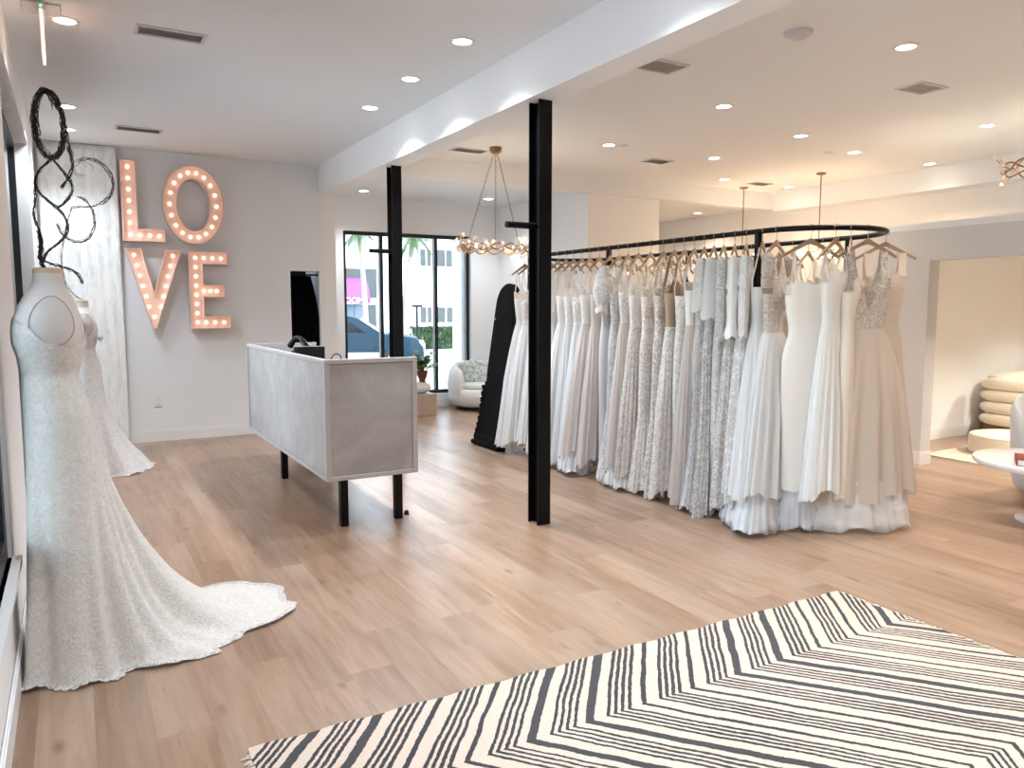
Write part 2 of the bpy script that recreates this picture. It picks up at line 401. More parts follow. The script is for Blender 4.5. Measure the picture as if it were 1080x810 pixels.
# ceilings
wbox('ceiling', -.45, 9.5, -3.6, 8.5, H, H + .15, 'ceil')
wbox('ceiling_left_bay', -.45, 2.75, 8.5, 9.9, H, H + .15, 'ceil')
wbox('ceiling_soffit_far', 2.96, 9.8, 8.5, 8.62, HL, H + .1, 'ceil')
wbox('ceiling_soffit_right', 9.5, 9.8, -3.6, 8.5, 3.02, H + .1, 'ceil')
wbox('ceiling_lower', 2.75, 13.2, 8.62, 12.15, HL + .08, H + .1, 'ceil')
wbox('ceiling_beam', 2.74, 2.96, -3.6, 9.7, 2.95, H, 'wall')
# baseboards
def bb(name, x0, x1, y0, y1, h=.13):
    mb = MB().box(x0, x1, y0, y1, 0, h - .015).box(x0 + (.004 if x1 - x0 < y1 - y0 else 0), x1 - (.004 if x1 - x0 < y1 - y0 else 0), y0 + (.004 if x1 - x0 > y1 - y0 else 0), y1 - (.004 if x1 - x0 > y1 - y0 else 0), h - .015, h)
    struct(name, mb, M['trim'])
bb('baseboard_left', X0, X0 + .016, -3.4, 9.7)
bb('baseboard_far_left', X0 + .016, 2.36, 9.684, 9.7)
bb('baseboard_window', 2.95, 6.05, 10.984, 11.0, .12)
bb('baseboard_middle', 6.05, 7.28, 8.544, 8.56)
bb('baseboard_partition', 7.184, 7.2, 4.5, 5.46)
bb('baseboard_jamb', 7.184, 7.36, 4.484, 4.5)
bb('baseboard_fitting', 7.36, 12.9, 5.304, 5.32)
bb('baseboard_right', 9.784, 9.8, 5.46, 12.0)

# windows of the left wall (black frame, glass set back in the reveal)
def window_x(n, y0, y1, z0, z1, mull, xg=-.40, w=.05):
    mb = MB()
    mb.box(xg - .03, xg + .03, y0, y1, z0, z0 + w).box(xg - .03, xg + .03, y0, y1, z1 - w, z1)
    for y in [y0] + mull + [y1 - w]: mb.box(xg - .03, xg + .03, y, y + w, z0 + w, z1 - w)
    fr = struct('window_%d' % n, mb, M['frame'])
    MB().box(xg - .004, xg + .004, y0 + w, y1 - w, z0 + w, z1 - w).build('pane', M['glass'], fr)
    return fr
w1 = window_x(1, -.9, 3.78, .50, 2.98, [1.4], xg=-.315, w=.10)
w2 = window_x(2, 4.95, 8.15, .50, 2.98, [6.5])
struct('window_1_sill', MB().box(X0 - .17, X0 + .035, -.92, 3.80, .47, .50), M['trim'])
struct('window_2_sill', MB().box(X0 - .17, X0 + .035, 4.93, 8.17, .47, .50), M['trim'])
MB().box(-.37, -.35, 4.99, 5.02, 2.42, 2.47).box(-.36, -.30, 4.99, 5.02, 2.43, 2.445).box(-.31, -.295, 4.98, 5.03, 2.41, 2.465).build('window_latch', M['black'], w2)
def window_y(n, x0, x1, z0, z1, mull, yg=11.1):
    mb = MB(); w = .055
    mb.box(x0, x1, yg - .04, yg + .04, z0, z0 + w).box(x0, x1, yg - .04, yg + .04, z1 - w, z1)
    for x in [x0] + mull + [x1 - w]: mb.box(x, x + w, yg - .04, yg + .04, z0 + w, z1 - w)
    fr = struct('window_%d' % n, mb, M['frame'])
    MB().box(x0 + w, x1 - w, yg - .004, yg + .004, z0 + w, z1 - w).build('pane', M['glass'], fr)
    return fr
window_y(3, 3.46, 5.52, .20, 2.66, [4.03, 4.92])
# doorway with black curtain in the letter wall
rod = empty('black_curtain', 'black floor-length curtain filling the narrow doorway right of the lit letters', 'curtain', (2.37, 9.74, 0))
mb = MB(); n = 90; rows = 14; rings = []
for k in range(rows + 1):
    z = 1.93 * k / rows + .01; right = .365 - .10 * max(0, (z - 1.4) / .55) ** 1.5; r = []
    for i in range(n + 1):
        x = right * i / n; r.append((x, .03 + .022 * math.sin(i * .62 + .3 * math.sin(z)), z))
    rings.append(r)
mb.loft(rings, False, closed=False); mb.build('cloth', M['black_cloth'], rod, smooth=True)
MB().tube([(0, .03, 1.955), (.365, .03, 1.955)], .011, 10).build('curtain_rod', M['black'], rod)
# wall things on the letter wall
pl = empty('wall_outlet', 'white double power outlet low on the wall below the letters', 'outlet', (.81, 9.7, .46))
MB().box(-.038, .038, -.007, 0, -.06, .06, .003).build('cover_plate', M['plastic_w'], pl)
for z in (-.025, .025):
    s_ = MB().box(-.017, .017, -.010, -.006, z - .017, z + .017).build('socket', M['plastic_w'], pl)
    MB().box(-.009, -.006, -.0115, -.009, z - .006, z + .008).box(.006, .009, -.0115, -.009, z - .006, z + .008).build('slots', M['slot'], s_)
lv = empty('coat_hook', 'small dark metal hook on the wall corner beside the black curtain', 'hook', (2.80, 9.78, 1.43))
MB().lathe([(.018, 0), (.018, .006)], n=16).build('rosette', M['hook'], lv).rotation_euler = (0, PI / 2, 0)
MB().tube([(0, 0, 0), (.05, 0, 0), (.065, 0, .006), (.07, 0, .015)], .006, 8).build('peg', M['hook'], lv, smooth=True)

panel = MB()
rows = 40; rings = []
for k in range(rows + 1):
    z = .004 + (H - .012) * k / rows
    rings.append([(X0 + .03 + (.50 - X0 - .03) * i / 60 + .003 * math.sin(z * 2), 9.655 + .003 * math.sin(i * .8 + z * 1.3), z) for i in range(61)])
panel.loft(rings, False, closed=False)
pn = panel.build('backdrop_panel', M['panel'], smooth=True)
md = pn.modifiers.new('s', 'SOLIDIFY'); md.thickness = .02
tag(pn, 'tall white streaked shimmering backdrop panel hung behind the dress forms, left of the letters', 'backdrop')

# ------------------------------------------------------------------ marquee letters
def polyline_pts(segs, step):
    out = []
    for a, b, nb in segs:
        for i in range(nb):
            t_ = i / (nb - 1) if nb > 1 else .5; out.append((a[0] + (b[0] - a[0]) * t_, a[1] + (b[1] - a[1]) * t_))
    return out
def marquee(name_label, outline, bulbs, hole=None):
    g = empty('marquee_letter', name_label, 'letter', (outline[0][0], 9.69, min(p[1] for p in outline)), group='LOVE marquee letters')
    ox, oz = outline[0][0], min(p[1] for p in outline)
    O = [(x - ox, z - oz) for x, z in outline]
    dep = .11; d0 = -.005
    mb = MB()
    def face(poly, y, holep=None):
        import bmesh
    def rim(poly, inset_sign=1, th=.012):
        n = len(poly)
        inner = []
        for i in range(n):
            p0, p1, p2 = Vector(poly[i - 1]), Vector(poly[i]), Vector(poly[(i + 1) % n])
            a = (p1 - p0).normalized(); b = (p2 - p1).normalized(); na = Vector((-a.y, a.x)); nb = Vector((-b.y, b.x))
            m_ = (na + nb); m_ = m_ / max(m_.length_squared, .2) * 2
            inner.append(p1 + m_ * th * .5 * 2 * inset_sign / 1)
        v = []
        for q, y in ((poly, -dep), (poly, d0), (inner, -dep), (inner, d0)):
            v += [(p[0], y, p[1]) for p in q]
        f = []
        for i in range(n):
            j = (i + 1) % n
            f += [(i, j, n + j, n + i), (2 * n + i, 3 * n + i, 3 * n + j, 2 * n + j), (i, 2 * n + i, 2 * n + j, j)]
        mb.add(v, f)
    area = sum(O[i - 1][0] * O[i][1] - O[i][0] * O[i - 1][1] for i in range(len(O)))
    rim(O, 1 if area > 0 else -1)
    Hh = None
    if hole:
        Hh = [(x - ox, z - oz) for x, z in hole]; rim(Hh, -1 if area > 0 else 1)
    mb.build('rim', M['marquee_rim'], g)
    bk = MB()
    if Hh:
        n = len(O); bk.add([(p[0], -.06, p[1]) for p in O] + [(p[0], -.06, p[1]) for p in Hh] , [(i, (i + 1) % n, n + (i + 1) % n, n + i) for i in range(n)])
        bk.add([(p[0], -.03, p[1]) for p in O] + [(p[0], -.03, p[1]) for p in Hh] , [(i, n + i, n + (i + 1) % n, (i + 1) % n) for i in range(n)])
    else: bk.prism(O, -.06, -.03)
    bk.build('back_plate', M['marquee'], g)
    bm0 = MB().ball((0, 0, 0), 0.019, n=12, m=8)
    first = None
    for x, z in bulbs:
        if first is None: b = first = bm0.build('bulb', M['bulb'], g, smooth=True)
        else:
            b = first.copy(); COL.objects.link(b); b.parent = g
        b.location = (x - ox, -.082, z - oz)
    return g
Lp = [(.53, 3.16), (.53, 2.28), (.96, 2.28), (.96, 2.42), (.685, 2.42), (.685, 3.16)]
marquee('peach lit marquee letter L, upper left letter of the sign', Lp, [(.607, 3.09 - i * .122) for i in range(6)] + [(.607 + i * .098, 2.35) for i in range(4)])
oc = (1.27, 2.715); NO = 56
Oo = [(oc[0] + .325 * math.cos(2 * PI * i / NO), oc[1] + .445 * math.sin(2 * PI * i / NO)) for i in range(NO)]
Oi = [(oc[0] + .178 * math.cos(2 * PI * i / NO), oc[1] + .290 * math.sin(2 * PI * i / NO)) for i in range(NO)]
marquee('peach lit marquee letter O, upper right round letter', Oo, [(oc[0] + .252 * math.cos(2 * PI * i / 18), oc[1] + .368 * math.sin(2 * PI * i / 18)) for i in range(18)], hole=Oi)
Vp = [(.545, 2.20), (.79, 1.31), (.83, 1.31), (1.12, 2.20), (.955, 2.20), (.82, 1.72), (.705, 2.20)]
marquee('peach lit marquee letter V, lower left letter', Vp, [(.63 + .026 * i, 2.13 - i * .115) for i in range(6)] + [(1.03 - .029 * i, 2.13 - i * .115) for i in range(6)] + [(.812, 1.44)])
Ep = [(1.19, 2.19), (1.19, 1.30), (1.635, 1.30), (1.635, 1.445), (1.345, 1.445), (1.345, 1.665), (1.575, 1.665), (1.575, 1.81), (1.345, 1.81), (1.345, 2.045), (1.615, 2.045), (1.615, 2.19)]
marquee('peach lit marquee letter E, lower right letter', Ep, [(1.267, 2.118 - i * .1065) for i in range(8)] + [(1.36 + i * .095, 2.118) for i in range(3)] + [(1.35 + .07 * i, 1.738) for i in range(3)] + [(1.36 + .1 * i, 1.372) for i in range(3)])

# ------------------------------------------------------------------ steel columns
def column(x, y, label, h=2.95):
    g = empty('steel_column', label, 'column', (x, y, 0))
    # I-section: flanges facing the camera side, web between
    mb = MB().box(-.052, .052, -.068, -.056, 0, h).box(-.052, .052, .056, .068, 0, h).box(-.005, .005, -.056, .056, 0, h)
    mb.build('i_beam', M['black'], g)
    MB().tube([(-.27, -.0, 2.11), (-.004, 0, 2.11)], .022, 12).build('side_rod', M['black'], g, smooth=True)
    return g
column(2.86, 4.62, 'nearer black steel I-beam column standing on the floor before the gown rack')
column(2.87, 7.42, 'farther black steel I-beam column rising behind the reception desk')

# ------------------------------------------------------------------ reception desk
dk = empty('reception_desk', 'pale limewashed reception desk on square black legs beneath the beam', 'desk', (1.44, 5.05, 0))
W_, D_ = .665, 2.62; z0, z1 = .37, 1.20
def dbox(name, a, b, c, d, e, f, mat, par=dk, bv=.003): return MB().box(a, b, c, d, e, f, bv).build(name, M[mat], par)
dbox('front_panel', .008, .035, .035, D_ - .035, z0 + .03, z1 - .03, 'desk')
dbox('end_panel', .035, W_ - .03, .012, .035, z0 + .03, z1 - .03, 'desk')
dbox('far_end_panel', .035, W_ - .03, D_ - .035, D_ - .012, z0 + .03, z1 - .03, 'desk')
dbox('bottom_panel', .0, W_, .0, D_, z0, z0 + .03, 'desk_edge')
tf = MB().box(0, W_, 0, .035, z1 - .03, z1, .002).box(0, W_, D_ - .035, D_, z1 - .03, z1, .002).box(0, .035, .035, D_ - .035, z1 - .03, z1, .002)
tf.build('top_edging', M['desk_edge'], dk)
for cx_ in (0, W_ - .035):
    for cy_ in (0, D_ - .035): MB().box(cx_, cx_ + .035, cy_, cy_ + .035, z0 + .03, z1 - .03).build('corner_edging', M['desk_edge'], dk)
dbox('worktop', .035, W_ - .01, .035, D_ - .035, .98, 1.01, 'black')
for (x, y) in ((.17, .19), (.58, .19), (.17, 1.95), (.58, 1.95)):
    MB().box(x - .028, x + .028, y - .028, y + .028, .0, z0, .003).build('leg', M['black'], dk)
dc = empty('door_stop', 'tiny black rubber door stop on the floor beside a desk leg', 'door stop', (2.11, 5.30, 0))
MB().lathe([(.018, 0), (.018, .02), (.012, .03), (.004, .034)], n=14).build('bumper', M['black'], dc, smooth=True)
MB().lathe([(.024, 0), (.024, .004)], n=14).build('foot_plate', M['black'], dc)
mo = empty('computer_monitor', 'black computer monitor with thin silver edge standing on the reception desk', 'monitor', (1.60, 6.0, 1.01), rz=math.radians(-8))
MB().box(-.12, .115, -.012, .012, .02, .232, .004).build('housing', M['screen'], mo)
MB().box(-.12, .115, -.013, .013, .232, .238).build('bezel', M['silver'], mo)
MB().box(-.03, .03, .012, .03, .0, .18).box(-.09, .09, -.04, .10, 0, .01).build('stand', M['black'], mo)
ph = empty('desk_telephone', 'black desk telephone with curved handset, left of the computer monitor on the desk', 'telephone', (1.72, 6.75, 1.01), rz=math.radians(15))
MB().prism([(-.12, 0), (.12, 0), (.12, .10), (-.12, .20)], -.1, .1, 'yz').build('phone_body', M['screen'], ph)
hs = [(-.02 + 0 * i, -.14 + .28 * i / 12, .20 + .075 * math.sin(PI * i / 12)) for i in range(13)]
MB().tube(hs, [.02 + .008 * abs(i - 6) / 6 for i in range(13)], 10).build('handset', M['screen'], ph, smooth=True)
cbk = MB().tube([(1.50 + .0, 5.10 + .0, 1.205)] + [(1.50 + .032 * (1 - math.cos(PI * i / 10)), 5.07, 1.203 + .035 * math.sin(PI * i / 10)) for i in range(1, 10)] + [(1.565, 5.07, 1.203)], .004, 8).build('wire_loop', M['black'], smooth=True)
tag(cbk, 'small dark wire loop sitting on the near top edge of the desk', 'cable')

# ------------------------------------------------------------------ ceiling fittings
def lamp(loc, power, col, size=.12, angle=124, parent=None, shape='spot'):
    l = bpy.data.lights.new('downlight_beam', 'SPOT'); l.energy = power; l.color = col; l.spot_size = math.radians(angle); l.spot_blend = .7; l.shadow_soft_size = size
    o = bpy.data.objects.new('downlight_beam', l); COL.objects.link(o); o.location = loc
    if parent: o.parent = parent
    return o
WARM = (1, .75, .52); NEUT = (1, .91, .80); COOLW = (.84, .92, 1)
POW = 74
DL = [  # x, y, z, colour, power factor, label
 (2.33, 4.75, H, COOLW, 1, 'nearest lit downlight of the row left of the beam'),
 (2.35, 5.70, H, COOLW, 1.5, 'middle lit downlight of the row left of the beam'),
 (2.37, 6.68, H, COOLW, 2.0, 'farthest lit downlight of the row left of the beam'),
 (.05, 5.62, H, (1, .70, .55), .5, 'lit downlight with pinkish halo beside the exit sign'),
 (.05, 7.95, H, COOLW, .9, 'lit downlight just right of the twig loops, nearer of two'),
 (.05, 8.95, H, COOLW, .65, 'lit downlight just right of the twig loops, farther of two'),
 (4.98, 3.36, H, NEUT, 1, 'largest lit downlight, left of the dark grille in the right ceiling'),
 (5.04, 5.10, H, NEUT, 1, 'lit downlight above the middle of the gown rack'),
 (6.58, 5.56, H, WARM, 0.5, 'lit downlight above the rod pendant, nearer the rack end'),
 (7.80, 5.84, H, WARM, 0.4, 'lit downlight next to a small disc cover, right of the rod pendant'),
 (7.78, 4.36, H, WARM, 0.4, 'lit downlight nearest the blossom chandelier at the right edge'),
 (9.22, 5.83, H, WARM, 0.16, 'lit downlight close to the right soffit'),
 (5.14, 6.89, H, NEUT, 1, 'lit downlight next to a small disc cover, right of the near black column'),
 (6.66, 6.87, H, WARM, 0.55, 'lit downlight right of the far ceiling vent'),
 (7.88, 7.92, H, WARM, 0.35, 'small lit downlight just above the far rod pendant'),
 (9.2, 7.96, H, WARM, 0.16, 'small lit downlight left of the nearer rod pendant canopy'),
 (3.56, 10.35, HL + .08, COOLW, .6, 'lit downlight in the lower ceiling left of the far black column'),
 (5.42, 10.2, HL + .08, COOLW, .6, 'lit downlight in the lower ceiling behind the chandelier chains'),
 (9.30, 9.95, HL + .08, WARM, 0.55, 'lit downlight in the warm recess beyond the gown rack'),
]
for x, y, z, c, k, lab in DL:
    g = empty('recessed_downlight', lab, 'downlight', (x, y, z), group='recessed ceiling downlights')
    MB().lathe([(.062, -.006), (.082, -.006), (.084, -.001), (.084, 0), (.062, 0)], n=28, cap=False).build('trim_ring', M['plastic_w'], g, smooth=True)
    MB().lathe([(.062, -.004), (.062, -.001)], n=28).build('lens', M['lamp_disc_cool' if c == COOLW else 'lamp_disc'], g)
    lamp((0, 0, -.03), POW * k, c, parent=g)
# fittings outside the frame that light the rest of the same ceiling grid
for x, y, z, c, k in [(2.3, 3.0, H, COOLW, 1), (2.3, 1.2, H, COOLW, 1), (.6, 2.2, H, COOLW, 1.1), (.6, .2, H, COOLW, 1.1), (5.0, 1.6, H, NEUT, 1), (5.0, -.2, H, NEUT, 1), (6.5, 1.6, H, WARM, .6), (7.7, 2.4, H, WARM, .45), (3.4, -1.5, H, NEUT, 1), (8.4, 3.4, 2.3, NEUT, 2.2), (10.2, 3.6, 2.3, NEUT, 2.6), (10.3, 2.2, 2.3, NEUT, 1.5), (9.0, 10.8, HL + .08, WARM, .5)]:
    g = empty('recessed_downlight', 'lit downlight beyond the edge of the photograph', 'downlight', (x, y, z), group='downlights out of the frame')
    MB().lathe([(.062, -.006), (.082, -.006), (.084, 0), (.062, 0)], n=24, cap=False).build('trim_ring', M['plastic_w'], g, smooth=True)
    MB().lathe([(.062, -.004), (.062, -.001)], n=24).build('lens', M['lamp_disc'], g)
    lamp((0, 0, -.03), POW * k, c, parent=g)
def vent(x, y, w, d, lab, rz=0, z=H):
    g = empty('ceiling_vent', lab, 'vent', (x, y, z), rz, group='ceiling air vents')
    a, b = w / 2, d / 2; t_ = .022
    MB().box(-a, a, -b, -b + t_, -.010, 0).box(-a, a, b - t_, b, -.010, 0).box(-a, -a + t_, -b + t_, b - t_, -.010, 0).box(a - t_, a, -b + t_, b - t_, -.010, 0).build('frame', M['vent'], g)
    MB().box(-a + t_, a - t_, -b + t_, b - t_, -.002, 0).build('backing', M['vent_dark'], g)
    n = 6; mb = MB()
    for i in range(n):
        yy = -b + t_ + (d - 2 * t_) * (i + .5) / n
        v = [(-a + t_, yy - .012, -.010), (a - t_, yy - .012, -.010), (a - t_, yy + .012, -.003), (-a + t_, yy + .012, -.003)]
        v += [(p[0], p[1] + .003, p[2]) for p in v]
        mb.add(v, [(0, 1, 2, 3), (7, 6, 5, 4), (0, 4, 5, 1), (2, 6, 7, 3)])
    mb.build('louvres', M['vent'], g)
vent(.64, 5.55, .42, .19, 'large white ceiling vent near the top left of the left bay')
vent(.66, 8.6, .42, .19, 'narrow white ceiling vent above the letter L')
vent(3.82, 4.5, .34, .24, 'beige vent in the ceiling just right of the beam, nearest of its kind')
vent(6.0, 3.9, .34, .24, 'dark-slotted vent in the right ceiling beside the largest downlight')
vent(6.2, 7.35, .34, .24, 'beige vent in the ceiling above the middle of the rack')
vent(3.95, 7.9, .40, .20, 'vent in the ceiling left of the chandelier canopy')
vent(8.6, 7.95, .34, .20, 'small dark vent between the two rod pendants')
for x, y, lab in ((5.30, 6.85, 'tiny flat disc cover on the ceiling right of a downlight, nearer the black column'), (7.55, 5.98, 'tiny flat disc cover on the ceiling left of a downlight near the rod pendant')):
    g = empty('sprinkler_cover', lab, 'ceiling cover', (x, y, H)); MB().lathe([(.05, -.004), (.052, 0)], n=20).build('cover_disc', M['vent'], g, smooth=True)  # flat cover disc of a sprinkler, not an air vent
    MB().lathe([(.056, -.001), (.056, 0)], n=20).build('collar', M['vent_dark'], g)
g = empty('smoke_detector', 'round white smoke detector on the ceiling right of the beam', 'smoke detector', (4.12, 3.53, H))
MB().lathe([(.030, -.045), (.050, -.042), (.060, -.024), (.085, -.018), (.092, 0)], n=32).build('housing', M['vent'], g, smooth=True)
MB().lathe([(.024, -.047), (.024, -.044)], n=20).build('sensor_cap', M['vent_dark'], g)
# exit sign seen edge-on
g = empty('exit_sign', 'edge-lit exit sign seen edge-on, hanging from the ceiling at the far left', 'exit sign', (-.07, 5.45, H))
MB().box(-.10, .10, -.10, .10, -.012, 0, .003).build('ceiling_plate', M['vent'], g)
MB().box(-.018, .018, -.13, .13, -.055, -.012, .003).build('housing', M['vent'], g)
MB().box(-.007, .007, -.15, .15, -.29, -.055).build('acrylic_panel', M['acrylic'], g)
MB().ball((0, -.132, -.032), .006, n=8, m=6).build('indicator_light', M['led'], g)

# ------------------------------------------------------------------ blossom chandeliers
def chandelier(x, y, lab, ringz=2.20, R=.36, seed=1, chains=True):
    g = empty('blossom_chandelier', lab, 'chandelier', (x, y, ringz)); R_ = random.Random(seed); top = H - ringz
    MB().lathe([(.02, top - .07), (.055, top - .06), (.068, top - .03), (.068, top)], n=24).build('canopy', M['brass'], g, smooth=True)
    if chains:
        for a in (2.7, 4.2, .1):
            mb = MB(); p0 = Vector((.02 * math.cos(a), .02 * math.sin(a), top - .06)); p1 = Vector((R * .92 * math.cos(a), R * .92 * math.sin(a), .02)); n = 34
            for i in range(n):
                c = p0.lerp(p1, (i + .5) / n); d = (p1 - p0).normalized(); s1 = d.cross(Vector((0, 0, 1))).normalized() if i % 2 else d.cross(Vector((0, 0, 1))).normalized().cross(d)
                L = (p1 - p0).length / n * .62
                mb.tube([c + d * L * math.cos(q) + s1 * .007 * math.sin(q) for q in [2 * PI * k / 8 for k in range(8)]], .0022, 5, closed=True)
            mb.build('chain', M['brass'], g)
    ring = MB()
    for ph_ in (0, PI):
        ring.tube([((R + .02 * math.sin(5 * a + ph_)) * math.cos(a), (R + .02 * math.sin(5 * a + ph_)) * math.sin(a), .035 * math.sin(7 * a + ph_)) for a in [2 * PI * i / 110 for i in range(110)]], .0075, 7, closed=True)
    tw = []
    for i in range(34):
        a = 2 * PI * i / 34 + R_.uniform(-.08, .08); p = Vector((R * math.cos(a), R * math.sin(a), .03 * math.sin(7 * a))); d = Vector((math.cos(a) * R_.uniform(-.2, 1), math.sin(a) * R_.uniform(-.2, 1), R_.uniform(-.7, 1))).normalized() * R_.uniform(.06, .13)
        mid = p + d * .5 + Vector((R_.uniform(-.015, .015), R_.uniform(-.015, .015), .01))
        ring.tube([p, mid, p + d], [.004, .003, .002], 5); tw.append(p + d)
    ring.build('branch_ring', M['brass'], g, smooth=True)
    bl = MB(); 
    for k in range(5):
        a = 2 * PI * k / 5; c = Vector((math.cos(a), math.sin(a), .45))
        e1 = c.normalized(); e2 = Vector((-math.sin(a), math.cos(a), 0)); e3 = e1.cross(e2)
        rings = []
        for t_, w in ((.1, .25), (.45, .9), (.8, 1), (1.0, .45)):
            rings.append([e1 * (.026 * t_) + e2 * (.011 * w * math.cos(q)) + e3 * (.0025 * math.sin(q)) for q in [2 * PI * m_ / 8 for m_ in range(8)]])
        bl.loft(rings)
    bl.mi = 1; bl.ball((0, 0, .006), .007, n=8, m=6)
    first = None
    for p in tw + [Vector((q.x * .97, q.y * .97, q.z * .4)) for q in tw[::2]]:
        if first is None: b = first = bl.build('blossom', [M['flower'], M['globe']], g, smooth=True)
        else: b = first.copy(); COL.objects.link(b); b.parent = g
        b.location = p; b.rotation_euler = (R_.uniform(-1.6, 1.6), R_.uniform(-1.6, 1.6), R_.uniform(0, 6)); s_ = R_.uniform(1.2, 1.9); b.scale = (s_, s_, s_)
    l = bpy.data.lights.new('chandelier_glow', 'POINT'); l.energy = 8 if ringz < 2.5 else 1.5; l.color = (1, .78, .55); l.shadow_soft_size = .2; o = bpy.data.objects.new('chandelier_glow', l); COL.objects.link(o); o.parent = g
    return g
chandelier(4.14, 7.62, 'brass branch ring chandelier with glass blossoms hanging on chains left of the near column')
chandelier(7.45, 3.50, 'brass branch chandelier with peach blossoms cut by the right edge of the photo', ringz=2.76, R=.44, seed=5)
def rodpend(x, y, lab, zb, seed):
    g = empty('rod_pendant', lab, 'pendant light', (x, y, zb)); top = H - zb; R_ = random.Random(seed)
    MB().lathe([(.012, top - .03), (.06, top - .018), (.062, top)], n=22).build('canopy', M['brass'], g, smooth=True)
    MB().tube([(0, 0, .02), (0, 0, top - .02)], .007, 8).build('rod', M['brass'], g)
    arm = MB(); pts = []
    for i in range(8):
        a = 2 * PI * i / 8; e = Vector((.24 * math.cos(a), .24 * math.sin(a), R_.uniform(-.05, .05))); arm.tube([(0, 0, .02), e * .5 + Vector((0, 0, .03)), e], .005, 6); pts.append(e)
    arm.build('arms', M['brass'], g)
    gb = MB().ball((0, 0, 0), .035, n=12, m=8); first = None
    for p in pts:
        if first is None: b = first = gb.build('glass_globe', M['globe'], g, smooth=True)
        else: b = first.copy(); COL.objects.link(b); b.parent = g
        b.location = p
    l = bpy.data.lights.new('pendant_glow', 'POINT'); l.energy = 12; l.color = (1, .72, .45); l.shadow_soft_size = .15; o = bpy.data.objects.new('pendant_glow', l); COL.objects.link(o); o.parent = g; o.location = (0, 0, .05)
rodpend(8.62, 6.93, 'brass rod pendant above the right half of the rack, the nearer of two', 2.26, 3)
rodpend(8.65, 8.30, 'brass rod pendant above the middle of the rack, the farther of two', 2.26, 4)

# ------------------------------------------------------------------ rugs
rg = empty('area_rug', 'large cream wool rug with black zigzag stripes on the wood floor', 'rug', (0, 0, 0))
R_ = random.Random(3); mb = MB()
rx0, rx1, ry0, ry1 = .46, 3.54, -.9, 2.64
bot = []; n = 80
out = [(rx0 + (rx1 - rx0) * i / n, ry1 + .006 * math.sin(i * .9) - .03 * (i / n) ** 1 + .03, ) for i in range(n + 1)]
out += [(rx1 + .008 * math.sin(i), ry1 - (ry1 - ry0) * i / n) for i in range(1, n + 1)]
out += [(rx1 - (rx1 - rx0) * i / n, ry0) for i in range(1, n + 1)] + [(rx0 + .006 * math.sin(i), ry0 + (ry1 - ry0) * i / n) for i in range(1, n)]
mb.prism(out, .001, .014, 'xy'); mb.build('pile', M['rug'], rg)
mb = MB()
for xe, s in ((rx1, 1), (rx0, -1)):
    y = ry0
    while y < ry1:
        L = R_.uniform(.015, .04); a = R_.uniform(-.5, .5)
        mb.tube([(xe, y, .009), (xe + s * L * .6, y + a * L * .5, .008), (xe + s * L, y + a * L, .003)], [.0035, .003, .0015], 5); y += R_.uniform(.008, .02)
tag(mb.build('fringe', M['fringe'], rg), kind='stuff')
fr_ = MB().prism([(7.72, 3.2), (10.6, 3.2), (10.6, 4.98), (7.72, 4.78)], .001, .012, 'xy').build('cream_rug', M['rug_cream'])
tag(fr_, 'cream rug inside the fitting room under the round ottoman', 'rug')

# ------------------------------------------------------------------ dress forms with gowns
def interp(tab, z):
    if z >= tab[0][0]: return tab[0][1:]
    for a, b in zip(tab, tab[1:]):
        if b[0] <= z <= a[0]:
            t_ = (a[0] - z) / (a[0] - b[0]); t_ = t_ * t_ * (3 - 2 * t_) * .35 + t_ * .65
            return tuple(p + (q - p) * t_ for p, q in zip(a[1:], b[1:]))
    return tab[-1][1:]
def ring(z, cx, cy, rx, ry, n, off=0, zf=None):
    return [(cx + (rx + off) * math.cos(2 * PI * i / n), cy + (ry + off) * math.sin(2 * PI * i / n), z) for i in range(n)]
TOR = [(1.69, -.08, .056, .056), (1.65, -.08, .060, .062), (1.62, -.082, .074, .090), (1.59, -.085, .092, .135), (1.55, -.088, .110, .168), (1.50, -.09, .126, .186), (1.45, -.09, .133, .188), (1.40, -.09, .131, .178), (1.34, -.088, .117, .155), (1.27, -.093, .104, .132), (1.20, -.088, .110, .148), (1.10, -.075, .124, .175), (1.0, -.068, .134, .19), (.80, -.06, .13, .185)]
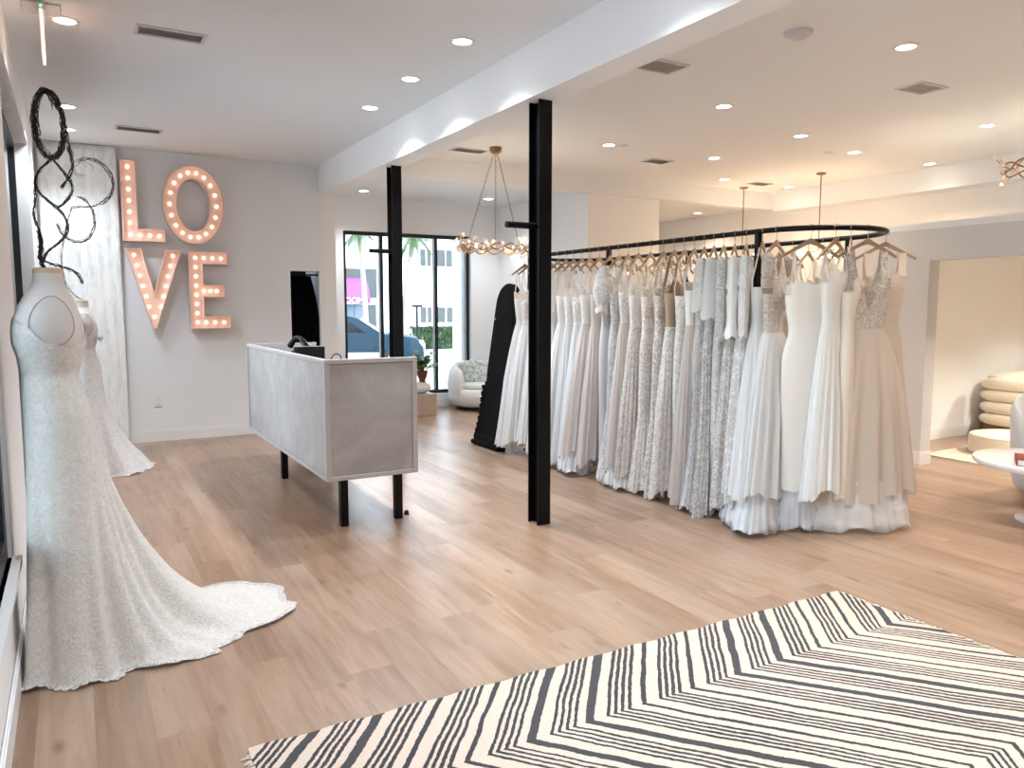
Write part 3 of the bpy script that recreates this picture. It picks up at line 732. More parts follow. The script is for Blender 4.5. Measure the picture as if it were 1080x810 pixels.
def form(cx, cy, lab, s=1.0, rz=0, lift=0):
    g = empty('dress_form', lab, 'mannequin', (cx, cy, 0), rz)
    zs = [1.69 - .01 * i for i in range(58)]
    mb = MB(); mb.loft([ring(z + lift, interp(TOR, z)[0] + .08, 0, interp(TOR, z)[1] * s, interp(TOR, z)[2] * s, 48) for z in reversed(zs)], True)
    mb.build('torso', M['linen'], g, smooth=True)
    MB().lathe([(.052 * s, 1.688 + lift), (.056 * s, 1.69 + lift), (.056 * s, 1.708 + lift), (.05 * s, 1.713 + lift)], n=28).build('neck_cap', M['form_cap'], g, smooth=True)
    def surf(dph, z, off):
        a, b, c = interp(TOR, z); ph_ = math.radians(270 + dph); return ((a + .08) + (b * s + off) * math.cos(ph_), (c * s + off) * math.sin(ph_), z + lift)
    rr = [[surf(9 + 37 * q * math.cos(2 * PI * i / 36), 1.495 + .10 * q * math.sin(2 * PI * i / 36), .0035) for i in range(36)] for q in (1, .75, .5, .25, .03)]
    MB().loft([[surf(9 + 37 * math.cos(2 * PI * i / 36), 1.495 + .10 * math.sin(2 * PI * i / 36), -.004) for i in range(36)]] + rr, True).build('armhole_plate', M['linen_plate'], g, smooth=True)
    MB().tube([surf(9 + 37 * math.cos(2 * PI * i / 48), 1.495 + .10 * math.sin(2 * PI * i / 48), .004) for i in range(48)], .0022, 6, closed=True).build('armhole_seam', M['linen_seam'], g)
    MB().tube([(0, 0, .03), (0, 0, .9)], .018, 12).build('pole', M['chrome'], g)
    MB().lathe([(.17, 0), (.17, .012), (.03, .03), (.02, .05)], n=32).build('base', M['black'], g, smooth=True)
    return g
form(-.08, 3.78, 'headless linen dress form at the left edge wearing the nearest lace gown')
form(.08, 8.12, 'headless linen dress form in front of the white panel, wearing the farther gown', s=.97, lift=-.10)

def fgown(name, lab, cx, cy, top, hipz, svals, foot, folds, mat, lift=0, s=1.0, strap=None, seed=1, trim=None):
    """top(phi) gives the neckline height; foot(phi) the hem reach on the floor"""
    g = empty(name, lab, 'wedding gown', (cx, cy, 0)); n = 220; R_ = random.Random(seed)
    phs = [R_.uniform(0, 6.28) for _ in range(8)]
    body = []; zt = [interp(TOR, hipz)]
    K = 26
    for k in range(K + 1):
        r = []
        for i in range(n):
            ph_ = 2 * PI * i / n; z = top(ph_) + (hipz - top(ph_)) * k / K; a, b, c = interp(TOR, z)
            o = .005 + .002 * math.sin(3 * ph_ + z * 9)
            r.append(((a + .08) + (b * s + o) * math.cos(ph_), (c * s + o) * math.sin(ph_), z + lift))
        body.append(r)
    MB().loft(body, False).build('bodice', mat, g, smooth=True, fix=False)
    a, b, c = interp(TOR, hipz); sk = []; base = hipz + lift
    def point(ph_, z01, sv):
        # z01 1..0 height share, sv 0..1 reach share
        rb = 1 / math.sqrt((math.cos(ph_) / (b * s + .006)) ** 2 + (math.sin(ph_) / (c * s + .006)) ** 2); Rf = foot(ph_)
        f = 0
        for (m_, am, pq) in folds: f += am * math.sin(m_ * ph_ + phs[m_ % 8] + pq * z01)
        w = min(1, (1 - z01) * 1.25) ** 1.6; rr = rb + (Rf - rb) * sv; rr *= 1 + f * w
        edge = (a + .08) * (1 - sv * .0)
        return (edge + rr * math.cos(ph_), rr * math.sin(ph_), z01 * base + .006 + max(0, .016 * math.sin(9 * ph_ + 2 * sv * 7) * min(1, max(0, sv - .5) * 2.4)))
    for z01, sv in svals:
        sk.append([point(2 * PI * i / n, z01, sv if foot(2 * PI * i / n) > .45 else sv + (1 - z01 - sv) * .55 * min(1, (.45 - foot(2 * PI * i / n)) / .15)) for i in range(n)])
    # smooth in between
    rings = []
    for q in range(len(sk) - 1):
        for u in range(4):
            t_ = u / 4; p0 = sk[max(q - 1, 0)]; p1 = sk[q]; p2 = sk[q + 1]; p3 = sk[min(q + 2, len(sk) - 1)]
            rings.append([tuple(.5 * (2 * B + (C_ - A) * t_ + (2 * A - 5 * B + 4 * C_ - D) * t_ ** 2 + (-A + 3 * B - 3 * C_ + D) * t_ ** 3) for A, B, C_, D in zip(p0[i], p1[i], p2[i], p3[i])) for i in range(n)])
    rings.append(sk[-1])
    lim = X0 - cx + .012
    rings = [[(max(p[0], lim + .02 * abs(math.sin(p[1] * 30)) * .3), p[1], max(p[2], .005)) for p in r] for r in rings]
    MB().loft(rings, False).build('skirt', mat, g, smooth=True, fix=False)
    if trim:
        tr = []; last = rings[-1]
        for q, dz in ((-.012, .003), (0, .004), (.018, .002), (.034, .0)):
            r = []
            for i in range(n):
                x, y, z = last[i]; L = math.hypot(x, y); sca = .5 + .5 * abs(math.sin(i * PI / 4)) if q > .02 else 1
                e = q * sca; r.append((max(X0 - cx + .008, x * (1 + e / L)), y * (1 + e / L), max(.003, z + dz)))
            tr.append(r)
        MB().loft(tr, False).build('lace_trim', trim, g, smooth=True, fix=False)
    return g
def lerp_tab(tab, x):
    for (a, p), (b, q) in zip(tab, tab[1:]):
        if a <= x <= b: return p + (q - p) * (.5 - .5 * math.cos(PI * (x - a) / (b - a)))
    return tab[-1][1]
def top1(ph):  # back 0, far side 90, front 180, near side 270 degrees
    d = math.degrees(ph) % 360
    return lerp_tab([(0, 1.46), (40, 1.54), (75, 1.615), (105, 1.61), (150, 1.52), (200, 1.50), (235, 1.475), (270, 1.405), (305, 1.385), (330, 1.40), (360, 1.46)], d)
def foot1(ph):
    d = math.degrees(ph) % 360
    return lerp_tab([(0, .92), (10, 1.0), (22, 1.02), (36, .97), (50, .86), (70, .56), (95, .30), (130, .22), (165, .14), (195, .135), (225, .24), (255, .27), (285, .28), (308, .33), (325, .43), (340, .57), (351, .76), (360, .92)], d)
SV = [(1, 0), (.9, .02), (.78, .05), (.66, .10), (.55, .155), (.45, .21), (.35, .28), (.25, .36), (.16, .46), (.09, .57), (.04, .70), (.015, .84), (.0, 1)]
fgown('lace_mermaid_gown', 'ivory beaded lace one-shoulder gown with long scalloped train, nearest on the left', -.08, 3.78, top1, 1.08, SV, foot1,
      [(7, .075, 0), (11, .05, 1.0), (17, .02, 0)], F['form_lace'], seed=4, trim=F['hem_lace'])
def top2(ph):
    d = math.degrees(ph) % 360
    return lerp_tab([(0, 1.36), (90, 1.40), (180, 1.44), (270, 1.40), (360, 1.36)], d)
def foot2(ph):
    d = math.degrees(ph) % 360
    return lerp_tab([(0, .50), (20, .54), (50, .52), (90, .42), (140, .30), (180, .28), (230, .30), (270, .34), (310, .38), (340, .46), (360, .50)], d)
SV2 = [(1, 0), (.9, .0), (.8, .02), (.7, .05), (.58, .13), (.46, .25), (.34, .40), (.22, .58), (.12, .76), (.05, .9), (.0, 1)]
g2 = fgown('lace_mermaid_gown', 'strapless lace fishtail gown with side bow and flared hem, on the farther form', .08, 8.12, top2, 1.06, SV2, foot2,
      [(6, .07, 0), (9, .05, .6), (16, .02, 0)], F['lace_fine'], lift=-.10, s=.97, seed=9, trim=F['lace'])
mb = MB()
for sgn in (1, -1):
    mb.ball((.135 + .03 * 0, -.03 + sgn * .045, 1.27), .02, .045, .03, n=14, m=8, noise=.12, seed=sgn + 3)
mb.ball((.145, -.03, 1.27), .014, n=10, m=6)
mb.build('side_bow', F['lace_grey'], g2, smooth=True)

# twig sculptures rising from the forms
def strands(mb, path, k, spread, r, seed, jitter=.004):
    R_ = random.Random(seed)
    for s in range(k):
        ph_ = R_.uniform(0, 6.28); sp = R_.uniform(.2, 1) * spread; w = R_.uniform(2, 5); off = R_.uniform(-.15, .15); pts = []
        N = len(path)
        for i, p in enumerate(path):
            a = ph_ + w * i / N * 2
            pts.append((p[0] + sp * math.cos(a) + R_.uniform(-jitter, jitter), p[1] + sp * math.sin(a * 1.3) + R_.uniform(-jitter, jitter), p[2] + sp * math.sin(a) + R_.uniform(-jitter, jitter)))
        mb.tube(pts, r * R_.uniform(.6, 1.2), 5)
def arc(c, rx, rz, a0, a1, n=26, tilt=0, dy=0):
    out = []
    for i in range(n):
        a = math.radians(a0 + (a1 - a0) * i / (n - 1)); x = rx * math.cos(a); z = rz * math.sin(a); ct, st = math.cos(tilt), math.sin(tilt)
        out.append((c[0] + x * ct - z * st, c[1] + dy * math.sin(a), c[2] + x * st + z * ct))
    return out
Y1 = 3.80
tw = empty('twig_sculpture', 'tangled black twig loops rising from the nearest dress form', 'sculpture', (-.09, Y1, 1.715), group='black twig sculptures')
def loc1(path): return [(p[0] + .09, p[1] - Y1, p[2] - 1.715) for p in path]
def crv(pts, m=6):
    out = []; P = [Vector(p) for p in pts]
    for q in range(len(P) - 1):
        a, b, c, d = P[max(q - 1, 0)], P[q], P[q + 1], P[min(q + 2, len(P) - 1)]
        for u in range(m):
            t_ = u / m; out.append(tuple(.5 * (2 * b + (c - a) * t_ + (2 * a - 5 * b + 4 * c - d) * t_ ** 2 + (-a + 3 * b - 3 * c + d) * t_ ** 3)))
    return out + [tuple(P[-1])]
def XZ(*q, y=Y1): return crv([(x, y, z) for x, z in q])
mb = MB(); strands(mb, loc1(XZ((-.095, 1.715), (-.104, 1.75), (-.10, 1.80), (-.103, 1.86))), 14, .009, .0026, 17, .003)
strands(mb, loc1(XZ((-.103, 1.86), (-.115, 1.93), (-.112, 2.0), (-.108, 2.06))), 4, .004, .0022, 18, .004); mb.build('stem', M['twig'], tw)
mb = MB(); strands(mb, loc1(arc((-.045, Y1, 2.305), .050, .142, -95, 265, 60, .03, .05)), 22, .013, .0014, 2, .005)
strands(mb, loc1(arc((-.052, Y1, 2.33), .036, .125, 20, 215, 40, .03, .05)), 12, .013, .0012, 21, .004)
strands(mb, loc1(XZ((-.05, 2.45), (-.01, 2.42), (.01, 2.33), (.02, 2.24), (.034, 2.19))), 4, .005, .0015, 22, .004); mb.build('oval_loop', M['twig'], tw)
mb = MB()
strands(mb, loc1(XZ((-.04, 2.165), (-.085, 2.12), (-.106, 2.065), (-.09, 2.02), (-.055, 1.985), (-.02, 1.95), (.002, 1.905), (-.004, 1.86), (-.035, 1.82), (-.075, 1.785), (-.098, 1.74))), 9, .0055, .0016, 3, .003)
strands(mb, loc1(XZ((-.038, 2.165), (-.005, 2.12), (.022, 2.075), (.026, 2.035), (.004, 2.0), (-.028, 1.97))), 8, .0055, .0016, 4, .003)
strands(mb, loc1(XZ((.016, 2.22), (.028, 2.185), (.030, 2.14), (.016, 2.09), (-.012, 2.05))), 6, .006, .0015, 6, .003); mb.build('lower_loops', M['twig'], tw)
mb = MB(); strands(mb, loc1(arc((.036, Y1, 1.925), .070, .100, 195, 440, 40, 0, .03)), 5, .006, .0013, 5, .0025); mb.build('side_loop', M['twig'], tw)
mb = MB(); strands(mb, loc1(XZ((-.1, 1.75), (-.06, 1.728), (-.01, 1.715), (.03, 1.69), (.045, 1.65))), 5, .006, .0021, 8); mb.build('trailing_twig', M['twig'], tw)
Y2 = 8.15
tw2 = empty('twig_sculpture', 'thin black twig circle rising above the farther dress form by the white panel', 'sculpture', (.10, Y2, 1.60), group='black twig sculptures')
def loc2(path): return [(p[0] - .10, p[1] - Y2, p[2] - 1.60) for p in path]
mb = MB(); strands(mb, loc2(XZ((.11, 1.60), (.03, 1.66), (-.03, 1.76), (-.06, 1.95), (-.03, 2.2), (.04, 2.45), y=Y2)), 3, .008, .0022, 11); mb.build('stem', M['twig'], tw2)
mb = MB(); strands(mb, loc2(arc((.20, Y2, 2.69), .185, .205, -62, 118, 46)), 8, .018, .0026, 12, .006); mb.build('circle', M['twig'], tw2)
mb = MB(); strands(mb, loc2(XZ((.04, 2.45), (.12, 2.47), (.22, 2.47), (.29, 2.50), y=Y2)), 3, .012, .003, 13); strands(mb, loc2(arc((.14, Y2, 2.80), .07, .07, 20, 300, 24)), 3, .02, .0018, 14, .008); mb.build('fine_twigs', M['twig'], tw2)

# ------------------------------------------------------------------ ornate mirror (seen from behind)
mi = empty('floor_mirror', 'tall black arched floor mirror with carved scalloped base, left end of the gown rack', 'mirror', (3.95, 7.45, 0))
def mirror_outline(k=0):
    pts = []
    # half outline going up from the base, (half width, z)
    def hw(z):
        if z < .05: return .33
        if z < .32: return .35 - .09 * ((z - .05) / .27) ** .7 + .030 * abs(math.sin(z * 42))
        if z < .72: return .25 - .01 * (z - .32) / .4 + .022 * abs(math.sin(z * 55))
        return .225
    zz = [i * .012 for i in range(0, 61)]
    left = [(-hw(z), z) for z in zz] + [(-.235, z) for z in (.9, 1.1, 1.3, 1.5)]
    top = [(-.235 * math.cos(PI * i / 24), 1.56 + .27 * math.sin(PI * i / 24) ** .75) for i in range(25)]
    right = [(-a, z) for a, z in reversed(left)]
    return left + top + right
mb = MB(); mb.prism(mirror_outline(), -.02, .025, 'yz'); ob = mb.build('frame', M['black_wood'], mi); 
for s in (-1, 1):
    mb = MB()
    for k in range(26):
        z = .06 + .024 * k; hwid = .30 - .05 * min(1, z / .3)
        mb.ball((0, s * (hwid + .02 + .02 * math.sin(k * 2.1)), z), .040, .034, .020, n=8, m=6)
    mb.build('carved_scroll_border', M['black_wood'], mi, smooth=True)
MB().box(-.055, -.02, -.27, .27, .0, .12, .01).box(-.075, .0, -.31, .31, .0, .05, .01).build('foot', M['black_wood'], mi)
MB().prism([(-.20, .75), (.20, .75), (.20, 1.5), (.16, 1.66), (0, 1.76), (-.16, 1.66), (-.20, 1.5)], -.026, -.02, 'yz').build('backing', M['black_wood'], mi)
MB().box(-.034, -.024, .17, .20, 1.42, 1.44).build('hanging_clip', M['chrome'], mi)
for ch in (x for x in bpy.data.objects if x.parent == mi): ch.rotation_euler.y = .155

# ------------------------------------------------------------------ gown rack
RX0, RX1, RY0, RY1, RZ = 4.22, 5.22, 3.87, 6.85, 2.08
rk = empty('garment_rack', 'long oval black steel gown rack in the middle of the shop', 'rack', ((RX0 + RX1) / 2, (RY0 + RY1) / 2, 0))
rcx, rcy = (RX0 + RX1) / 2, (RY0 + RY1) / 2; rr_ = (RX1 - RX0) / 2
path = [(RX0 - rcx, RY0 - rcy + (RY1 - RY0) * i / 12, RZ) for i in range(12)] + [(-rr_ * math.cos(PI * i / 20), RY1 - rcy + rr_ * math.sin(PI * i / 20), RZ) for i in range(21)]
path += [(RX1 - rcx, RY1 - rcy - (RY1 - RY0) * i / 12, RZ) for i in range(1, 12)] + [(rr_ * math.cos(PI * i / 20), RY0 - rcy - rr_ * math.sin(PI * i / 20), RZ) for i in range(20)]
MB().tube(path, .019, 12, closed=True).build('oval_rail', M['black'], rk, smooth=True)
posts = [(RX0, 3.90), (RX0 + .03, 5.68), (RX1, 3.92), (RX1, 5.7), (RX0 + .05, 7.1)]
for x, y in posts: MB().box(x - rcx - .019, x - rcx + .019, y - rcy - .019, y - rcy + .019, .012, RZ - .0, .002).build('post', M['black'], rk)
for x, y in posts: MB().lathe([(.07, 0), (.07, .012)], x - rcx, y - rcy, 20).build('foot_plate', M['black'], rk)
for i in range(0, 26): 
    mb = MB()
    y = RY0 + (RY1 - RY0) * (i + .3) / 26
    mb.tube([(-rr_, y - rcy - .004, RZ), (-rr_, y - rcy + .004, RZ)], .0215, 12)
    mb.build('rail_collar', M['black'], rk, smooth=True)

# ---- hangers
HB = MB()
def hanger_meshes():
    # body: two arms; profile swept
    n = 18; pts = []
    rings = []
    for i in range(-n, n + 1):
        t_ = i / n; x = .205 * t_; z = -.075 - .012 - .105 * abs(t_) ** 1.1; h = .030 * (1 - .35 * abs(t_)); th = .0065
        if abs(t_) < .15: h = .036
        rings.append([(x, -th, z - h / 2), (x, th, z - h / 2), (x, th * .8, z + h / 2), (x, -th * .8, z + h / 2)])
    b = MB().loft(rings)
    hk = [(0, 0, -.085), (0, 0, -.045), (.004, 0, -.03), (.019, 0, -.018)] + [(.0235 * math.cos(a), 0, .0235 * math.sin(a)) for a in [math.radians(d) for d in (-25, 0, 30, 60, 90, 120, 150, 180, 205)]]
    h = MB().tube(hk, .0022, 6)
    return b, h
hb, hh = hanger_meshes()
_hp = empty('wooden_hanger', 'x', 'hanger', (0, 0, RZ)); _hb = hb.build('shoulder_bar', M['hanger'], _hp); _hh = hh.build('hook', M['hook'], _hp, smooth=True)
first_h = [True]
def hanger(x, y, rz, lab):
    if first_h[0]: o = _hp; first_h[0] = False
    else:
        o = _hp.copy(); COL.objects.link(o)
        for ch in (_hb, _hh):
            c = ch.copy(); COL.objects.link(c); c.parent = o
    o.location = (x, y, RZ + .0); o.rotation_euler.z = rz
    o['label'] = lab; o['category'] = 'hanger'; o['group'] = 'wooden hangers on the gown rack'
    return o

# ---- gown generator. local x runs along the hanger, y is front/back (front at -y)
def gown(x, y, rz, lab, short, style, mats, near=True, seed=0, hem=.2, wide=1.0, side=1, lean=0, under=None, topz=None, vneck=0, n=None, sleeve=None, deep=1.0, group='wedding gowns on the rack', hang=True, nm='wedding_gown'):
    R_ = random.Random(seed * 13 + 5)
    g = empty(nm, lab, 'wedding gown', (x, y, 0), rz, group)
    n = n or (96 if near else 40)
    bm_, sm_ = mats[0], mats[1] if len(mats) > 1 else mats[0]
    tz = topz or R_.uniform(1.70, 1.76)
    wz = tz - .30; hz = wz - .20
    jz = wz - .035; hz = jz
    T = {  # rows: share of height below hip -> half width, half depth
        'aline': ([(0, .130, .048), (.10, .158, .060), (.28, .18, .07), (.5, .215, .080), (.75, .25, .09), (1, .285, .10)]),
        'ball': ([(0, .132, .050), (.07, .165, .066), (.25, .225, .08), (.45, .27, .095), (.75, .315, .105), (1, .35, .115)]),
        'column': ([(0, .130, .048), (.13, .165, .056), (.3, .17, .056), (.65, .155, .056), (1, .145, .062)]),
        'mermaid': ([(0, .130, .048), (.13, .160, .058), (.3, .15, .055), (.55, .145, .055), (.75, .19, .075), (1, .27, .10)]),
    }[style]
    def sk(t_):
        for a, b in zip(T, T[1:]):
            if a[0] <= t_ <= b[0]:
                u = (t_ - a[0]) / (b[0] - a[0]); return a[1] + (b[1] - a[1]) * u, a[2] + (b[2] - a[2]) * u
        return T[-1][1:]
    phs = [R_.uniform(0, 6.28) for _ in range(6)]; nf = {'satin': 5}.get(None, R_.choice([13, 15, 17, 19])) if style != 'column' else R_.choice([5, 7])
    amp = {'aline': .20, 'ball': .20, 'column': .06, 'mermaid': .17}[style]
    # bodice
    K = 12; rings = []
    for k in range(K + 1):
        r = []
        for i in range(n):
            a = 2 * PI * i / n; ca, sa = math.cos(a), math.sin(a); xx = ca
            ztop = tz + .030 * (math.exp(-((abs(ca) - .5) / .22) ** 2)) * (1 if sa < 0 else .1) - vneck * math.exp(-(ca / .30) ** 2) * (1 if sa < 0 else .3) - (.07 if abs(ca) > .86 else 0)
            z = ztop + (hz - ztop) * k / K
            if z > wz: u = (tz - z) / (tz - wz); w = .168 - (.168 - .128) * max(0, min(1, u)) ** 1.2; d = .060 - .015 * max(0, u)
            else: u = (wz - z) / (wz - hz); w = .128 + (T[0][1] - .128) * u; d = .045 + (T[0][2] - .045) * u
            d += .018 * math.exp(-((z - (tz - .08)) / .06) ** 2) * (1 if sa < 0 else 0)
            r.append((w * wide * ca, d * deep * sa * (1 + .03 * math.sin(9 * a + phs[0])), z))
        rings.append(r)
    MB().loft(rings, False).build('bodice', bm_, g, smooth=True, fix=False)
    # lining disc so the neckline shows a nude inside
    mb = MB(); mb.loft([[(.8 * p[0], .75 * p[1], tz - .10 - vneck) for p in rings[0]], [(.8 * p[0], .75 * p[1], tz - .17 - vneck) for p in rings[0]]], True)
    # skirt
    K = 22 if near else 10; rings = []
    hemw = [R_.uniform(-.5, .5) for _ in range(6)]
    for k in range(K + 1):
        t_ = k / K; w, d = sk(t_); r = []; zc = hz + (hem - hz) * t_
        for i in range(n):
            a = 2 * PI * i / n; ca, sa = math.cos(a), math.sin(a)
            f = math.sin(nf * a + phs[0] + .8 * math.sin(2.2 * t_ + phs[4])) * .6 + math.sin((nf * 2 - 3) * a + phs[1] + t_) * .28 + math.sin((nf + 6) * a + phs[2]) * .25
            m_ = 1 + amp * f * min(1, t_ * 2.2) * (1 + .5 * t_)
            hemz = (.038 * math.sin(2 * a + phs[3]) + .018 * math.sin(5 * a + phs[5]) + .010 * math.sin(13 * a + phs[2])) * t_ ** 3 * (.25 if style == 'column' else 1)
            r.append((w * wide * ca * (1 + (m_ - 1) * .55) + lean * t_ ** 1.6, d * deep * sa * m_ + d * .28 * (m_ - 1) * (1 if abs(ca) > .7 else 0), zc + hemz))
        rings.append(r)
    MB().loft(rings, False).build('skirt', sm_, g, smooth=True, fix=False)
    # straps or sheer yoke up to the hanger
    if sleeve in (None, 'strap', 'wide_strap'):
        wd = .026 if sleeve == 'wide_strap' else .006
        for s in (-1, 1):
            mb = MB(); P = [(s * .105, -.05, tz + .01 - (0 if vneck == 0 else .0)), (s * .112, -.025, tz + .09), (s * .115, .0, 1.955), (s * .115, .02, tz + .09), (s * .105, .045, tz - .02)]
            mb.loft([[(p[0] - wd, p[1], p[2]), (p[0] + wd, p[1], p[2]), (p[0] + wd, p[1] + .003, p[2] + .002), (p[0] - wd, p[1] + .003, p[2] + .002)] for p in P])
            mb.build('strap', bm_, g)
    else:
        # shoulders: a yoke sheet over the hanger
        mb = MB(); rr = []
        for k in range(9):
            t_ = k / 8; z0_ = 1.945 + (tz - .03 - 1.945) * t_; r = []
            for i in range(n):
                a = 2 * PI * i / n; ca, sa = math.cos(a), math.sin(a)
                w = .150 + .022 * t_; zz = z0_ - .06 * abs(ca) ** 1.5 * (1 - t_) - (vneck * .9 + .05) * math.exp(-(ca / .33) ** 2) * (1 - t_)
                r.append((w * wide * ca, (.016 + .044 * t_) * deep * sa, zz))
            rr.append(r)
        mb.loft(rr, False); mb.build('yoke', bm_, g, smooth=True, fix=False)
        L = {'long': .62, 'short': .22, 'cap': .12, 'puff': .42, 'half': .40}[sleeve] * R_.uniform(.84, 1.16)
        for s in (-1, 1):
            rr = []; m2 = 14
            for k in range(m2 + 1):
                t_ = k / m2; cx_ = s * (.165 + .05 * t_ * (.5 if sleeve == 'long' else .6)); cz_ = 1.885 - L * t_
                if sleeve == 'puff': rad = .055 + .055 * math.sin(PI * min(1, t_ * 1.15)) ** .8 + (.02 if t_ > .92 else 0)
                elif sleeve == 'half': rad = .055 + .035 * t_
                else: rad = .052 - .012 * t_ + (.03 * (t_ - .8) * 5 if t_ > .8 and sleeve == 'long' and seed % 2 else 0)
                rr.append([(cx_ + rad * math.cos(2 * PI * i / 28) * (1 + .06 * math.sin(5 * 2 * PI * i / 28 + phs[1])), rad * .75 * math.sin(2 * PI * i / 28) * (1 + .1 * math.sin(7 * 2 * PI * i / 28 + phs[2])) - .02, cz_ + .012 * math.sin(4 * 2 * PI * i / 28) * (1 if t_ > .9 else 0)) for i in range(28)])
            rr.insert(0, [(p[0] * .97, p[1] * .4, p[2] + .03) for p in rr[0]])
            MB().loft(rr, False).build('sleeve', bm_, g, smooth=True, fix=False)
    if under:
        K = 10; rings = []; w0, d0 = sk(1.0); uz = under[1] if len(under) > 1 else .02; sp = under[2] if len(under) > 2 else 1.1
        for k in range(K + 1):
            t_ = k / K; r = []; z = hem + .12 + (uz - hem - .12) * t_; w = w0 * (.84 + (sp - .84) * t_ ** 2); d = d0 * (.8 + (sp * 1.15 - .8) * t_ ** 2)
            for i in range(n):
                a = 2 * PI * i / n; ca, sa = math.cos(a), math.sin(a)
                f = math.sin(23 * a + phs[2]) * .6 + math.sin(14 * a + phs[3] + 2 * t_) * .5
                r.append((w * wide * ca * (1 + .07 * f) + lean * (.9 + .3 * t_), d * sa * (1 + .10 * f), z + .012 * math.sin(7 * a + phs[1]) * t_))
            rings.append(r)
        rings.append([(p[0] * .93, p[1] * .9, uz) for p in rings[-1]])
        MB().loft([[(p[0], p[1], max(p[2] if k2 < 6 else p[2] + .02 * (1 + math.sin(11 * k2 + 17 * p[0])), .006)) for p in r] for k2, r in enumerate(rings)], False).build('underskirt', under[0], g, smooth=True, fix=False)
    if hang: hanger(x, y, rz, 'pale wooden hanger holding ' + short)
    return g

def rail_pt(y):  # point of the near side of the oval (and of its near end)
    if y >= RY0: return RX0
    return (RX0 + RX1) / 2 - math.sqrt(max(0, rr_ ** 2 - (RY0 - y) ** 2))
F_ = F
A = lambda d: math.radians(d)
def end_pt(deg): return rcx + rr_ * math.cos(A(deg)), RY0 + rr_ * math.sin(A(deg))
